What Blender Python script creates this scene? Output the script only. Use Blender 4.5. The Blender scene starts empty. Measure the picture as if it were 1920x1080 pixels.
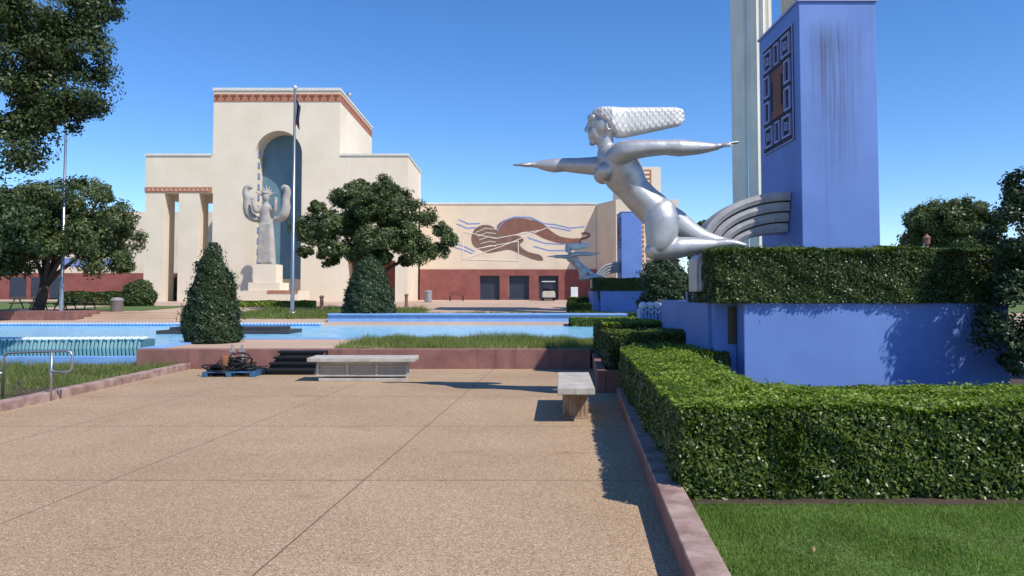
import bpy, bmesh, math, random
import numpy as np
from mathutils import Vector, Matrix
random.seed(7); RNG=np.random.default_rng(7)
sc=bpy.context.scene
F=1450.0; TH=math.radians(2.5); CY=555-F*math.tan(TH); EYE=1.6
def S(px,py,d):
    u=(px-960)/F; v=(CY-py)/F
    dy=math.cos(TH)-v*math.sin(TH); dz=math.sin(TH)+v*math.cos(TH)
    t=d/dy
    return Vector((u*t,d,EYE+dz*t))
def SX(px,py,d): return S(px,py,d).x
def SZ(py,d): return S(960,py,d).z
def gz(y):
    xs=[-50,39.3,39.4,42,46,75,2000]; zs=[-.02,-.02,.2,.35,.6,1.2,1.2]
    return float(np.interp(y,xs,zs))
# ---------------------------------------------------------------- materials
def newmat(name):
    m=bpy.data.materials.new(name); m.use_nodes=True
    nt=m.node_tree; b=nt.nodes["Principled BSDF"]
    return m,nt,b
def N(nt,t,**k):
    n=nt.nodes.new(t)
    for a,v in k.items(): setattr(n,a,v)
    return n
def mixcol(nt,fac,a,b,blend='MIX'):
    n=nt.nodes.new('ShaderNodeMix'); n.data_type='RGBA'; n.blend_type=blend
    def put(s,v):
        if hasattr(v,'is_linked') or hasattr(v,'links'): nt.links.new(v,s)
        elif isinstance(v,(int,float)): s.default_value=v
        else: s.default_value=(v[0],v[1],v[2],1)
    put(n.inputs[0],fac); put(n.inputs[6],a); put(n.inputs[7],b)
    return n.outputs[2]
def ramp(nt,src,p0,p1):
    n=nt.nodes.new('ShaderNodeMapRange'); n.inputs[1].default_value=p0; n.inputs[2].default_value=p1
    nt.links.new(src,n.inputs[0]); return n.outputs[0]
def noise(nt,scale,detail=4,vec=None,stretch=None,rough=.55):
    g=N(nt,'ShaderNodeNewGeometry'); src=g.outputs['Position']
    if stretch:
        mp=N(nt,'ShaderNodeVectorMath',operation='MULTIPLY'); nt.links.new(src,mp.inputs[0]); mp.inputs[1].default_value=stretch; src=mp.outputs[0]
    n=N(nt,'ShaderNodeTexNoise'); n.inputs['Scale'].default_value=scale; n.inputs['Detail'].default_value=detail
    n.inputs['Roughness'].default_value=rough
    nt.links.new(src,n.inputs['Vector']); return n.outputs['Fac']
def M(name,c1,c2=None,scale=1.5,rough=.8,metal=0,bump=0,bscale=60,streak=None,stretch=None,spec=.4,streak_amt=1.0,sz=.12,stain=None):
    m,nt,b=newmat(name)
    if c2 is None: c2=tuple(x*.86 for x in c1)
    col=mixcol(nt,ramp(nt,noise(nt,scale,6,stretch=stretch),.35,.65),c1,c2)
    if streak:
        s=ramp(nt,noise(nt,1.0,5,stretch=(7,7,sz)),.56,.75)
        s2=N(nt,'ShaderNodeMath',operation='MULTIPLY'); nt.links.new(s,s2.inputs[0]); s2.inputs[1].default_value=streak_amt
        col=mixcol(nt,s2.outputs[0],col,streak)
    if stain: # rain run-off streaks concentrated around x0, fading down from zt over len
        x0,wd,zt_,ln,cc,amt=stain
        g=N(nt,'ShaderNodeNewGeometry'); sp=N(nt,'ShaderNodeSeparateXYZ'); nt.links.new(g.outputs['Position'],sp.inputs[0])
        def mth(op,a,bb):
            n=N(nt,'ShaderNodeMath',operation=op)
            for i,q in enumerate((a,bb)):
                if q is None: continue
                if isinstance(q,(int,float)): n.inputs[i].default_value=q
                else: nt.links.new(q,n.inputs[i])
            return n.outputs[0]
        dx=mth('ABSOLUTE',mth('SUBTRACT',sp.outputs[0],x0),None)
        ex=ramp(nt,dx,wd,0)
        ez=ramp(nt,sp.outputs[2],zt_-ln,zt_-.5)
        et=ramp(nt,sp.outputs[2],zt_-.25,zt_-.75)
        ns=ramp(nt,noise(nt,1.0,6,stretch=(13,13,.22),rough=.65),.40,.62)
        fa=mth('MULTIPLY',mth('MULTIPLY',ex,mth('MULTIPLY',ez,et)),mth('ADD',mth('MULTIPLY',ns,1.6),.2))
        fa=mth('MULTIPLY',mth('MINIMUM',fa,1.0),amt)
        col=mixcol(nt,fa,col,cc)
    nt.links.new(col,b.inputs['Base Color'])
    b.inputs['Roughness'].default_value=rough; b.inputs['Metallic'].default_value=metal
    b.inputs['Specular IOR Level'].default_value=spec
    if bump:
        bn=N(nt,'ShaderNodeBump'); bn.inputs['Strength'].default_value=bump; bn.inputs['Distance'].default_value=.02
        nt.links.new(noise(nt,bscale,3),bn.inputs['Height']); nt.links.new(bn.outputs[0],b.inputs['Normal'])
    return m
def leafmat(name,dark,light,rough=.45,trans=.25,big=1.2,dry=None):
    m,nt,b=newmat(name)
    g=N(nt,'ShaderNodeNewGeometry')
    c=mixcol(nt,g.outputs['Random Per Island'],dark,light)
    c=mixcol(nt,ramp(nt,noise(nt,big,2),.4,.62),c,mixcol(nt,1.0,c,(.68,.72,.6),'MULTIPLY'),'MIX')
    if dry:
        c=mixcol(nt,ramp(nt,noise(nt,2.2,3),.66,.74),c,dry)
    nt.links.new(c,b.inputs['Base Color']); b.inputs['Roughness'].default_value=rough
    b.inputs['Specular IOR Level'].default_value=.35
    tr=N(nt,'ShaderNodeBsdfTranslucent'); 
    tc=mixcol(nt,1.0,c,(1.0,1.25,.4),'MULTIPLY'); nt.links.new(tc,tr.inputs[0])
    mx=N(nt,'ShaderNodeMixShader'); mx.inputs[0].default_value=trans
    nt.links.new(b.outputs[0],mx.inputs[1]); nt.links.new(tr.outputs[0],mx.inputs[2])
    nt.links.new(mx.outputs[0],nt.nodes['Material Output'].inputs[0])
    return m
cream=M('cream_stucco',(.79,.69,.54),(.72,.62,.475),scale=.35,rough=.9,bump=.1,streak=(.6,.49,.37),streak_amt=.35)
cream2=M('pale_stucco',(.77,.68,.54),(.69,.60,.465),scale=.35,rough=.9,streak=(.55,.46,.36),streak_amt=.3)
mural_bg=M('mural_plaster',(.74,.62,.47),(.67,.55,.41),scale=.5,rough=.9)
capw=M('parapet_cap',(.72,.70,.64),rough=.8)
terra=M('terracotta',(.46,.20,.12),(.36,.14,.085),scale=3)
redwall=M('red_brown_wall',(.28,.095,.08),(.21,.07,.06),scale=1.2,rough=.85)
brown=M('brown_painted_concrete',(.30,.145,.12),(.20,.095,.08),scale=2.0,rough=.85,bump=.3,bscale=25,streak=(.10,.055,.05),streak_amt=.6)
browntop=M('worn_brown_concrete',(.44,.31,.26),(.24,.14,.115),scale=5,rough=.9,bump=.3)
teal=M('teal_niche_paint',(.14,.25,.32),(.10,.19,.26),scale=.6)
blc=((.155,.265,.60),(.13,.225,.53))
bluep=M('cobalt_paint',blc[0],blc[1],scale=1.1,rough=.6,streak=(.11,.16,.38),streak_amt=.4,bump=.08,bscale=30,spec=.25)
navy2=M('dark_recess_paint',(.015,.018,.05),rough=.7)
lav=M('lavender_trim',(.28,.34,.60),rough=.5)
pblue=M('pale_blue_paint',(.23,.44,.78),(.19,.37,.70),scale=3,rough=.5)
white=M('white_paint',(.75,.77,.78),(.6,.64,.68),rough=.5)
silver=M('silver_paint',(.50,.50,.50),(.40,.40,.41),scale=5,rough=.46,metal=.5,spec=.4,bump=.15,bscale=14,streak=(.25,.25,.25),streak_amt=.35,sz=1.0)
silverw=M('pale_silver_paint',(.66,.64,.61),(.55,.54,.52),scale=6,rough=.5,metal=.25)
ribm=M('matte_grey_paint',(.42,.41,.40),(.33,.32,.315),scale=4,rough=.75,spec=.2,streak=(.2,.19,.185),streak_amt=.5)
greym=M('grey_metal_paint',(.36,.35,.35),(.27,.26,.26),scale=4,rough=.55,metal=.25,streak=(.18,.17,.17),streak_amt=.6)
steel=M('galvanised_steel',(.45,.46,.47),rough=.35,metal=.85)
stone=M('grey_cast_stone',(.44,.41,.36),(.32,.30,.27),scale=1.5,rough=.9,bump=.2,bscale=8)
conc=M('pale_concrete',(.52,.48,.42),(.38,.34,.29),scale=5,rough=.9,bump=.3,bscale=80,streak=(.22,.19,.16),streak_amt=.5)
conc_tan=M('weathered_tan_concrete',(.42,.30,.20),(.22,.14,.09),scale=6,rough=.9,bump=.4)
black=M('black_rubber',(.012,.012,.012),rough=.55)
darkglass=M('dark_door_glass',(.035,.045,.07),rough=.3)
doorfr=M('dark_blue_door_frame',(.06,.075,.11),rough=.5)
orange=M('rust_orange_plastic',(.30,.12,.055),rough=.6)
palletb=M('blue_pallet_paint',(.05,.14,.27),(.03,.08,.16),scale=8,rough=.7)
dkbrown=M('mural_dark_brown',(.15,.09,.07),(.23,.14,.10),scale=2,rough=.9)
rust=M('mural_rust',(.25,.12,.085),(.20,.09,.065),scale=1.5,rough=.9)
mblue=M('mural_blue',(.20,.27,.55),rough=.9)
mwhite=M('mural_white',(.82,.75,.65),rough=.9)
bark=M('tree_bark',(.11,.085,.065),(.06,.045,.035),scale=8,rough=.95,bump=.6,bscale=20)
soil=M('mulch_soil',(.085,.06,.04),(.05,.035,.024),scale=9,rough=1,bump=.5)
wood=M('weathered_timber',(.22,.14,.08),rough=.85)
columnm=M('column_stone',(.70,.66,.56),(.60,.565,.48),scale=.5,rough=.85,streak=(.45,.41,.35),streak_amt=.4)
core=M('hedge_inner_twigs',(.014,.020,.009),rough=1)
tanp=M('tan_paving',(.54,.38,.27),(.45,.31,.22),scale=.4,rough=.9)
farg=M('far_ground',(.52,.37,.27),(.44,.31,.23),scale=.2,rough=.95)
def paving():
    m,nt,b=newmat('exposed_aggregate_paving')
    g=N(nt,'ShaderNodeNewGeometry'); sp=N(nt,'ShaderNodeSeparateXYZ'); nt.links.new(g.outputs['Position'],sp.inputs[0])
    v=N(nt,'ShaderNodeTexVoronoi'); v.inputs['Scale'].default_value=112; nt.links.new(g.outputs['Position'],v.inputs['Vector'])
    sc_=N(nt,'ShaderNodeSeparateColor'); nt.links.new(v.outputs['Color'],sc_.inputs[0])
    c=mixcol(nt,ramp(nt,sc_.outputs[0],.1,.95),(.39,.26,.155),(.60,.44,.285))
    c=mixcol(nt,ramp(nt,sc_.outputs[1],.82,.96),c,(.70,.58,.43))
    c=mixcol(nt,ramp(nt,sc_.outputs[2],.87,.97),c,(.21,.135,.085))
    c=mixcol(nt,ramp(nt,v.outputs['Distance'],.5,.85),c,(.34,.225,.135))
    mid=mixcol(nt,ramp(nt,noise(nt,28,4,rough=.75),.35,.7),(1.07,1.06,1.04),(.86,.84,.82))
    c=mixcol(nt,1.0,c,mid,'MULTIPLY')
    big=mixcol(nt,ramp(nt,noise(nt,.5,6),.35,.72),(1,1,1),(.82,.79,.76))
    c=mixcol(nt,1.0,c,big,'MULTIPLY')
    sp2=mixcol(nt,ramp(nt,noise(nt,7,5,rough=.7),.62,.76),(1,1,1),(.78,.73,.70))
    c=mixcol(nt,1.0,c,sp2,'MULTIPLY')
    st_=mixcol(nt,ramp(nt,noise(nt,1.4,7,stretch=(.5,1.4,1),rough=.68),.60,.70),(1,1,1),(.80,.72,.66))
    c=mixcol(nt,1.0,c,st_,'MULTIPLY')
    def line(src,off,spc,w):
        a=N(nt,'ShaderNodeMath',operation='SUBTRACT'); nt.links.new(src,a.inputs[0]); a.inputs[1].default_value=off
        p=N(nt,'ShaderNodeMath',operation='PINGPONG'); nt.links.new(a.outputs[0],p.inputs[0]); p.inputs[1].default_value=spc/2
        l=N(nt,'ShaderNodeMath',operation='LESS_THAN'); nt.links.new(p.outputs[0],l.inputs[0]); l.inputs[1].default_value=w
        return l.outputs[0]
    sk=N(nt,'ShaderNodeMath',operation='MULTIPLY_ADD'); nt.links.new(sp.outputs[1],sk.inputs[0]); sk.inputs[1].default_value=-.0856; nt.links.new(sp.outputs[0],sk.inputs[2])
    l1=line(sk.outputs[0],-1.87,2.2,.006); l2=line(sp.outputs[1],6.8,2.8,.009)
    lt=N(nt,'ShaderNodeMath',operation='LESS_THAN'); nt.links.new(sk.outputs[0],lt.inputs[0]); lt.inputs[1].default_value=-1.0
    lm_=N(nt,'ShaderNodeMath',operation='MULTIPLY'); nt.links.new(l1,lm_.inputs[0]); nt.links.new(lt.outputs[0],lm_.inputs[1])
    mx=N(nt,'ShaderNodeMath',operation='MAXIMUM'); nt.links.new(lm_.outputs[0],mx.inputs[0]); nt.links.new(l2,mx.inputs[1])
    c=mixcol(nt,mx.outputs[0],c,(.13,.095,.07))
    nt.links.new(c,b.inputs['Base Color']); b.inputs['Roughness'].default_value=.85; b.inputs['Specular IOR Level'].default_value=.25
    bn=N(nt,'ShaderNodeBump'); bn.inputs['Strength'].default_value=.35; bn.inputs['Distance'].default_value=.003
    bn.invert=True
    nt.links.new(v.outputs['Distance'],bn.inputs['Height']); nt.links.new(bn.outputs[0],b.inputs['Normal'])
    return m
pave=paving()
def water():
    m,nt,b=newmat('pool_water')
    c=mixcol(nt,ramp(nt,noise(nt,1.3,4,stretch=(1,2.5,1)),.35,.65),(.17,.52,.78),(.36,.72,.90))
    nt.links.new(c,b.inputs['Base Color']); b.inputs['Roughness'].default_value=.12; b.inputs['Specular IOR Level'].default_value=.3
    bn=N(nt,'ShaderNodeBump'); bn.inputs['Strength'].default_value=1.0; bn.inputs['Distance'].default_value=.1
    nt.links.new(noise(nt,3.5,4,stretch=(1,1.6,1)),bn.inputs['Height']); nt.links.new(bn.outputs[0],b.inputs['Normal'])
    return m
waterm=water()
grassm=leafmat('lawn_blades',(.12,.21,.035),(.27,.38,.08),rough=.6,trans=.35,big=1.6)
grassg=M('lawn_turf',(.11,.17,.04),(.085,.125,.03),scale=6,rough=1)
sedge=leafmat('tall_grass',(.13,.18,.045),(.28,.31,.10),rough=.6,trans=.3,big=.8,dry=(.38,.29,.15))
oakl=leafmat('oak_leaves',(.058,.080,.028),(.145,.18,.062),big=.45,trans=.2)
oakl2=leafmat('shade_tree_leaves',(.032,.052,.018),(.085,.12,.038),big=.6,trans=.2)
conel=leafmat('holly_leaves',(.022,.043,.018),(.065,.10,.036),big=1.5,rough=.4,trans=.1)
hedgel=leafmat('hedge_leaves',(.12,.19,.022),(.32,.40,.06),big=2.2,rough=.38,trans=.28,dry=(.24,.27,.06))  # bright leaf colour, gives hedge tops a painted sunlit look
hedges_=leafmat('hedge_shaded_side_leaves',(.042,.072,.012),(.15,.20,.032),big=2.6,rough=.34,trans=.2,dry=(.15,.14,.04))  # darker copy for hedge sides, shade put into the leaf colour
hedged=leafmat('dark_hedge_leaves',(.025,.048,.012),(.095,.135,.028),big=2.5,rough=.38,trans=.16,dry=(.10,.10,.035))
hedgedt=leafmat('dark_hedge_lit_top_leaves',(.06,.10,.02),(.18,.23,.045),big=2.5,rough=.38,trans=.2)  # lighter copy for hedge tops, sunlight put into the leaf colour
# ---------------------------------------------------------------- mesh builder
ORI={}
class MB:
    def __init__(s): s.v=[]; s.f=[]; s.m=[]
    def add(s,vs,fs,mat=0):
        o=len(s.v); s.v+= [tuple(v) for v in vs]
        for f in fs: s.f.append(tuple(i+o for i in f)); s.m.append(mat)
    def box(s,x0,x1,y0,y1,z0,z1,mat=0,skew=0):
        vs=[(x+skew*y,y,z) for z in (z0,z1) for y in (y0,y1) for x in (x0,x1)]
        s.add(vs,[(0,2,3,1),(4,5,7,6),(0,1,5,4),(2,6,7,3),(0,4,6,2),(1,3,7,5)],mat)
    def prism(s,poly,y0,y1,mat=0):
        n=len(poly); a=sum(poly[i][0]*poly[(i+1)%n][1]-poly[(i+1)%n][0]*poly[i][1] for i in range(n))
        if a<0: poly=poly[::-1]
        vs=[(p[0],y0,p[1]) for p in poly]+[(p[0],y1,p[1]) for p in poly]
        fs=[tuple(range(n)),tuple(range(2*n-1,n-1,-1))]+[(i,i+n,(i+1)%n+n,(i+1)%n) for i in range(n)]
        s.add(vs,fs,mat)
    def hprism(s,poly,z0,z1,mat=0):
        n=len(poly); a=sum(poly[i][0]*poly[(i+1)%n][1]-poly[(i+1)%n][0]*poly[i][1] for i in range(n))
        if a<0: poly=poly[::-1]
        vs=[(p[0],p[1],z0) for p in poly]+[(p[0],p[1],z1) for p in poly]
        fs=[tuple(range(n-1,-1,-1)),tuple(range(n,2*n))]+[(i,(i+1)%n,(i+1)%n+n,i+n) for i in range(n)]
        s.add(vs,fs,mat)
    def tube(s,pts,rad,seg=12,mat=0,up=(0,1,0)):
        pts=[Vector(p) for p in pts]; n=len(pts); vs=[]; up=Vector(up)
        for i,p in enumerate(pts):
            t=(pts[min(i+1,n-1)]-pts[max(i-1,0)]).normalized()
            uu=up-t*up.dot(t)
            if uu.length<1e-3: uu=Vector((1,0,0))-t*t.x
            uu.normalize(); w=t.cross(uu)
            r=rad[i]; a,b=(r if isinstance(r,(tuple,list)) else (r,r))
            for k in range(seg):
                an=2*math.pi*k/seg
                vs.append(p+w*(a*math.cos(an))+uu*(b*math.sin(an)))
        fs=[]
        for i in range(n-1):
            for k in range(seg):
                k2=(k+1)%seg; fs.append((i*seg+k,i*seg+k2,(i+1)*seg+k2,(i+1)*seg+k))
        fs.append(tuple(range(seg-1,-1,-1))); fs.append(tuple((n-1)*seg+k for k in range(seg)))
        s.add(vs,fs,mat)
    def ell(s,c,r,rot=0,seg=20,mat=0,rings=12):
        vs=[];fs=[]; c=Vector(c); R=Matrix.Rotation(rot,3,'Y')
        for i in range(rings+1):
            ph=math.pi*i/rings
            for k in range(seg):
                th=2*math.pi*k/seg
                p=Vector((r[0]*math.sin(ph)*math.cos(th),r[1]*math.sin(ph)*math.sin(th),r[2]*math.cos(ph)))
                vs.append(c+R@p)
        for i in range(rings):
            for k in range(seg):
                k2=(k+1)%seg; fs.append((i*seg+k,(i+1)*seg+k,(i+1)*seg+k2,i*seg+k2))
        s.add(vs,fs,mat)
    def lathe(s,c,prof,seg=24,mat=0):
        pts=[(c[0],c[1],c[2]+z) for r,z in prof]; s.tube(pts,[r for r,z in prof],seg,mat)
    def obj(s,name,mats,parent=None,origin=None,label=None,category=None,smooth=False,bevel=0,kind=None,group=None):
        if parent is not None: origin=ORI[parent.name]
        if origin is None:
            a=np.array(s.v); origin=Vector(((a[:,0].min()+a[:,0].max())/2,(a[:,1].min()+a[:,1].max())/2,a[:,2].min()))
        origin=Vector(origin)
        me=bpy.data.meshes.new(name)
        me.from_pydata([tuple(Vector(v)-origin) for v in s.v],[],s.f)
        if not isinstance(mats,(list,tuple)): mats=[mats]
        for m in mats: me.materials.append(m)
        me.polygons.foreach_set('material_index',s.m)
        if smooth: me.polygons.foreach_set('use_smooth',[True]*len(s.f))
        me.update(); ob=bpy.data.objects.new(name,me); sc.collection.objects.link(ob)
        reg(ob,parent,origin,label,category,kind,group)
        if bevel:
            bv=ob.modifiers.new('bevel','BEVEL'); bv.width=bevel; bv.segments=2; bv.limit_method='ANGLE'
        return ob
def reg(ob,parent,origin,label=None,category=None,kind=None,group=None):
    if parent is not None: ob.parent=parent; ob.location=(0,0,0)
    else: ob.location=origin
    ORI[ob.name]=Vector(origin)
    if label: ob['label']=label
    if category: ob['category']=category
    if kind: ob['kind']=kind
    if group: ob['group']=group
def empty(name,origin,label,category,group=None):
    e=bpy.data.objects.new(name,None); e.empty_display_size=.3; sc.collection.objects.link(e)
    reg(e,None,Vector(origin),label,category,None,group); return e
def struct(mb,name,mat): return mb.obj(name,mat,origin=(0,0,0),kind='structure')
def copy_thing(root,off,label=None):
    c=root.copy(); sc.collection.objects.link(c); c.location=Vector(root.location)+Vector(off)
    if label: c['label']=label
    def rec(a,b):
        for ch in list(a.children):
            cc=ch.copy(); sc.collection.objects.link(cc); cc.parent=b; rec(ch,cc)
    rec(root,c); return c
# ---------------------------------------------------------------- foliage
def unit(n):
    d=RNG.normal(size=(n,3)); return d/np.linalg.norm(d,axis=1,keepdims=True)
def leaf_arrays(P,Nn,size,asp=.5,rnd=.75):
    n=len(P); nn=Nn+unit(n)*rnd; nn/=np.linalg.norm(nn,axis=1,keepdims=True)
    t=np.cross(nn,unit(n)); t/=np.linalg.norm(t,axis=1,keepdims=True)+1e-9
    b=np.cross(nn,t); s=(size*(.65+.7*RNG.random(n)))[:,None]
    V=np.stack([P-t*s,P-b*s*asp+nn*s*.12,P+t*s,P+b*s*asp+nn*s*.12],1).reshape(-1,3)
    return V
def foliage(name,P,Nn,size,mats,coremb=None,asp=.5,midx=None,**kw):
    V=leaf_arrays(P,Nn,size,asp); nl=len(P)
    cv=np.array(coremb.v).reshape(-1,3) if coremb else np.zeros((0,3))
    parent=kw.get('parent'); origin=kw.get('origin')
    if parent is not None: origin=ORI[parent.name]
    if origin is None: origin=Vector(((V[:,0].min()+V[:,0].max())/2,(V[:,1].min()+V[:,1].max())/2,V[:,2].min()))
    A=np.vstack([V,cv])-np.array(origin)
    lt=np.full(nl,4); 
    li=np.arange(4*nl)
    if coremb:
        cl=[i+4*nl for f in coremb.f for i in f]; li=np.concatenate([li,np.array(cl)]); lt=np.concatenate([lt,np.array([len(f) for f in coremb.f])])
    me=bpy.data.meshes.new(name)
    me.vertices.add(len(A)); me.vertices.foreach_set('co',A.astype(np.float32).ravel())
    me.loops.add(len(li)); me.loops.foreach_set('vertex_index',li.astype(np.int32))
    me.polygons.add(len(lt)); st=np.concatenate([[0],np.cumsum(lt)[:-1]])
    me.polygons.foreach_set('loop_start',st.astype(np.int32)); me.polygons.foreach_set('loop_total',lt.astype(np.int32))
    for m in mats: me.materials.append(m)
    mi=np.zeros(len(lt),dtype=np.int32); mi[nl:]=1
    if midx is not None: mi[:nl]=midx
    me.polygons.foreach_set('material_index',mi)
    me.update(calc_edges=True); me.validate()
    ob=bpy.data.objects.new(name,me); sc.collection.objects.link(ob)
    reg(ob,parent,origin,kw.get('label'),kw.get('category'),kw.get('kind'),kw.get('group'))
    return ob
def lump(P,s,a):
    x,y,z=P[:,0]*s,P[:,1]*s,P[:,2]*s
    return a*(np.sin(x*1.7+y*.9)+np.sin(y*2.1-z*1.3+1.1)+np.sin(z*2.7+x*1.1+2.3)+.6*np.sin(x*5.3+z*4.1)+.6*np.sin(y*6.1+z*5.7+x*3))/3
def hedge(boxes,dens,size,leafm,label,skew=0,lumpa=.05,lumps=1.6,group=None,name='hedge',side=None,deep=.045):
    Ps=[];Ns=[];Mi=[]; cm=MB(); side=side or leafm
    for (x0,x1,y0,y1,z0,z1) in boxes:
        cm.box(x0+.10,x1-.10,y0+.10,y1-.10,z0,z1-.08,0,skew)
        faces=[('z',z1,1,(x1-x0)*(y1-y0)),('x',x0,-1,(y1-y0)*(z1-z0)),('x',x1,1,(y1-y0)*(z1-z0)),('y',y0,-1,(x1-x0)*(z1-z0)),('y',y1,1,(x1-x0)*(z1-z0))]
        for ax,val,sg,area in faces:
            n=int(area*dens); 
            if n<1: continue
            r=RNG.random((n,3)); P=np.array([x0,y0,z0])+r*np.array([x1-x0,y1-y0,z1-z0])
            k='xyz'.index(ax); P[:,k]=val
            edge=np.maximum(0,.06-(z1-P[:,2]))if k!=2 else 0
            Nn=np.zeros((n,3)); Nn[:,k]=sg
            d=lump(P,lumps,lumpa)+lump(P,lumps*4.3,lumpa*.35)-np.abs(RNG.normal(size=n))*(deep if k!=2 else .025)+ (RNG.random(n)<.03)*RNG.random(n)*.05
            if k!=2: d=d-edge*.6; Nn[:,2]+=.35
            Nd=np.zeros((n,3)); Nd[:,k]=sg
            top_leaf=(z1-P[:,2]<.07*RNG.random(n))
            P=P+Nd*d[:,None]; P[:,0]+=skew*P[:,1]; Ps.append(P); Ns.append(Nn)
            Mi.append(np.where((RNG.random(n)<.85)&(k==2),0,np.where(top_leaf,0,2)))  # lighter tops as new growth and painted sunlight, darker sides as painted shade
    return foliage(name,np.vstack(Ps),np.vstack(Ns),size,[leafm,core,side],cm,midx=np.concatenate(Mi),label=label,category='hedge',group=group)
def tree(base,crown,R,nclump,rc,nleaf,size,leafm,label,trunk_r=.25,name='tree',fork=.35,seed=1,category='tree',squash=.8,gap=.6,limbs=9,low=-.65,extra=()):
    global RNG
    RNG=np.random.default_rng(seed); rd=random.Random(seed)
    e=empty(name,base,label,category)
    C=np.array(crown); R=np.array(R)
    cl=[]
    while len(cl)<nclump:
        d=unit(1)[0]; 
        if d[2]<low: continue
        k=gap+(1-gap)*rd.random()
        cl.append(C+R*d*k*(1-rc/ R.max()*.55))
    for q in extra: cl.append(np.array(q,dtype=float))
    nclump=len(cl)
    cl=np.array(cl); rr=rc*(.5+.8*RNG.random(nclump))
    idx=RNG.integers(0,nclump,nleaf)
    sub=unit(nclump*14).reshape(nclump,14,3)
    si=RNG.integers(0,14,nleaf)
    sd=sub[idx,si]
    cen=cl[idx]+sd*(rr[idx]*.74)[:,None]*np.array([1,1,squash])
    d=unit(nleaf); 
    P=cen+d*(rr[idx]*.42*(.35+.75*RNG.random(nleaf)))[:,None]*np.array([1,1,squash])
    Nn=d*.6+sd*.5+np.array([0,0,.25])
    mb=MB(); b=Vector(base); top=Vector((b.x*.6+C[0]*.4,b.y*.6+C[1]*.4,b.z+(C[2]-b.z)*fork+ .3))
    mb.tube([b-Vector((0,0,.1)),b+Vector((0,0,.15)),b.lerp(top,.5)+Vector((.05,0,0)),top],[trunk_r*1.5,trunk_r*1.1,trunk_r*.9,trunk_r*.8],12)
    trunk=mb.obj('trunk',bark,parent=e,smooth=True)
    lm=MB()
    for i in rd.sample(range(nclump),min(limbs,nclump)):
        q=Vector(cl[i]); mid=top.lerp(q,.5)+Vector((rd.uniform(-.2,.2),rd.uniform(-.2,.2),rd.uniform(-.1,.3)))*R[0]*.2
        lm.tube([top-Vector((0,0,trunk_r)),top.lerp(mid,.5)+Vector((0,0,-.05)),mid,q],[trunk_r*.55,trunk_r*.42,trunk_r*.3,trunk_r*.12],8)
    lm.obj('limbs',bark,parent=e,smooth=True)
    foliage('crown',P,Nn,size,[leafm,core],parent=e)
    return e
def shrub(c,R,H,n,size,leafm,label,prof,name='shrub',lumpa=.12,lumps=2.5,stem=True):
    P=[];h=RNG.random(n*2); pr=np.interp(h,prof[0],prof[1]); keep=RNG.random(n*2)<pr/max(prof[1])+.08
    h=h[keep][:n]; pr=pr[keep][:n]; m=len(h); th=RNG.random(m)*2*math.pi
    dirn=np.stack([np.cos(th),np.sin(th),np.full(m,.35)],1)
    base=np.stack([c[0]+R*pr*np.cos(th),c[1]+R*pr*np.sin(th),c[2]+H*h],1)
    d=lump(base,lumps,lumpa)+lump(base,lumps*3.7,lumpa*.5)-np.abs(RNG.normal(size=m))*.06+(RNG.random(m)<.07)*RNG.random(m)*.16
    P=base+dirn*d[:,None]
    cm=MB(); cm.lathe(c,[(max(.01,R*float(np.interp(t,prof[0],prof[1]))*.85),H*t*.96) for t in np.linspace(0,1,12)],16)
    e=empty(name,c,label,'bush')
    st=MB(); st.tube([(c[0],c[1],c[2]-.1),(c[0],c[1],c[2]+H*.4)],[.07,.05],8); st.obj('trunk',bark,parent=e)
    foliage('crown',P,dirn,size,[leafm,core],cm,parent=e)
    return e
def grass(x0,x1,y0,y1,z,n,h,w,mat,name,label=None,skew=0,clump=0,zf=None,mask=None):
    X=x0+(x1-x0)*RNG.random(n); Y=y0+(y1-y0)*RNG.random(n)
    if clump:
        k=max(3,int(n/60)); cx=x0+(x1-x0)*RNG.random(k); cy=y0+(y1-y0)*RNG.random(k); i=RNG.integers(0,k,n)
        sel=RNG.random(n)<.7; X=np.where(sel,cx[i]+RNG.normal(size=n)*clump,X); Y=np.where(sel,cy[i]+RNG.normal(size=n)*clump,Y)
        X=np.clip(X,x0,x1);Y=np.clip(Y,y0,y1)
    n=len(X); X=X+skew*Y
    Z=np.full(n,z) if zf is None else np.array([zf(a) for a in Y])
    P3=np.stack([X,Y,np.zeros(n)],1); hv=1+1.2*lump(P3,1.1,.5)+.8*lump(P3,4.1,.3)
    th=RNG.random(n)*2*math.pi; hh=h*(.5+.8*RNG.random(n))*np.clip(hv,.35,2.0); ln=RNG.normal(size=(n,2))*.35
    B=np.stack([X,Y,Z],1); wv=np.stack([np.cos(th)*w/2,np.sin(th)*w/2,np.zeros(n)],1)
    T=B+np.stack([ln[:,0]*hh,ln[:,1]*hh,hh],1)
    V=np.stack([B-wv,B+wv,T],1).reshape(-1,3); me=bpy.data.meshes.new(name)
    me.vertices.add(3*n); me.vertices.foreach_set('co',V.astype(np.float32).ravel())
    me.loops.add(3*n); me.loops.foreach_set('vertex_index',np.arange(3*n,dtype=np.int32))
    me.polygons.add(n); me.polygons.foreach_set('loop_start',np.arange(0,3*n,3,dtype=np.int32)); me.polygons.foreach_set('loop_total',np.full(n,3,dtype=np.int32))
    me.materials.append(mat); me.update(calc_edges=True)
    ob=bpy.data.objects.new(name,me); sc.collection.objects.link(ob); ob['kind']='stuff'
    ob['label']=label or 'green grass blades growing out of the soil'; ob['category']='grass'
    return ob
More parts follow.
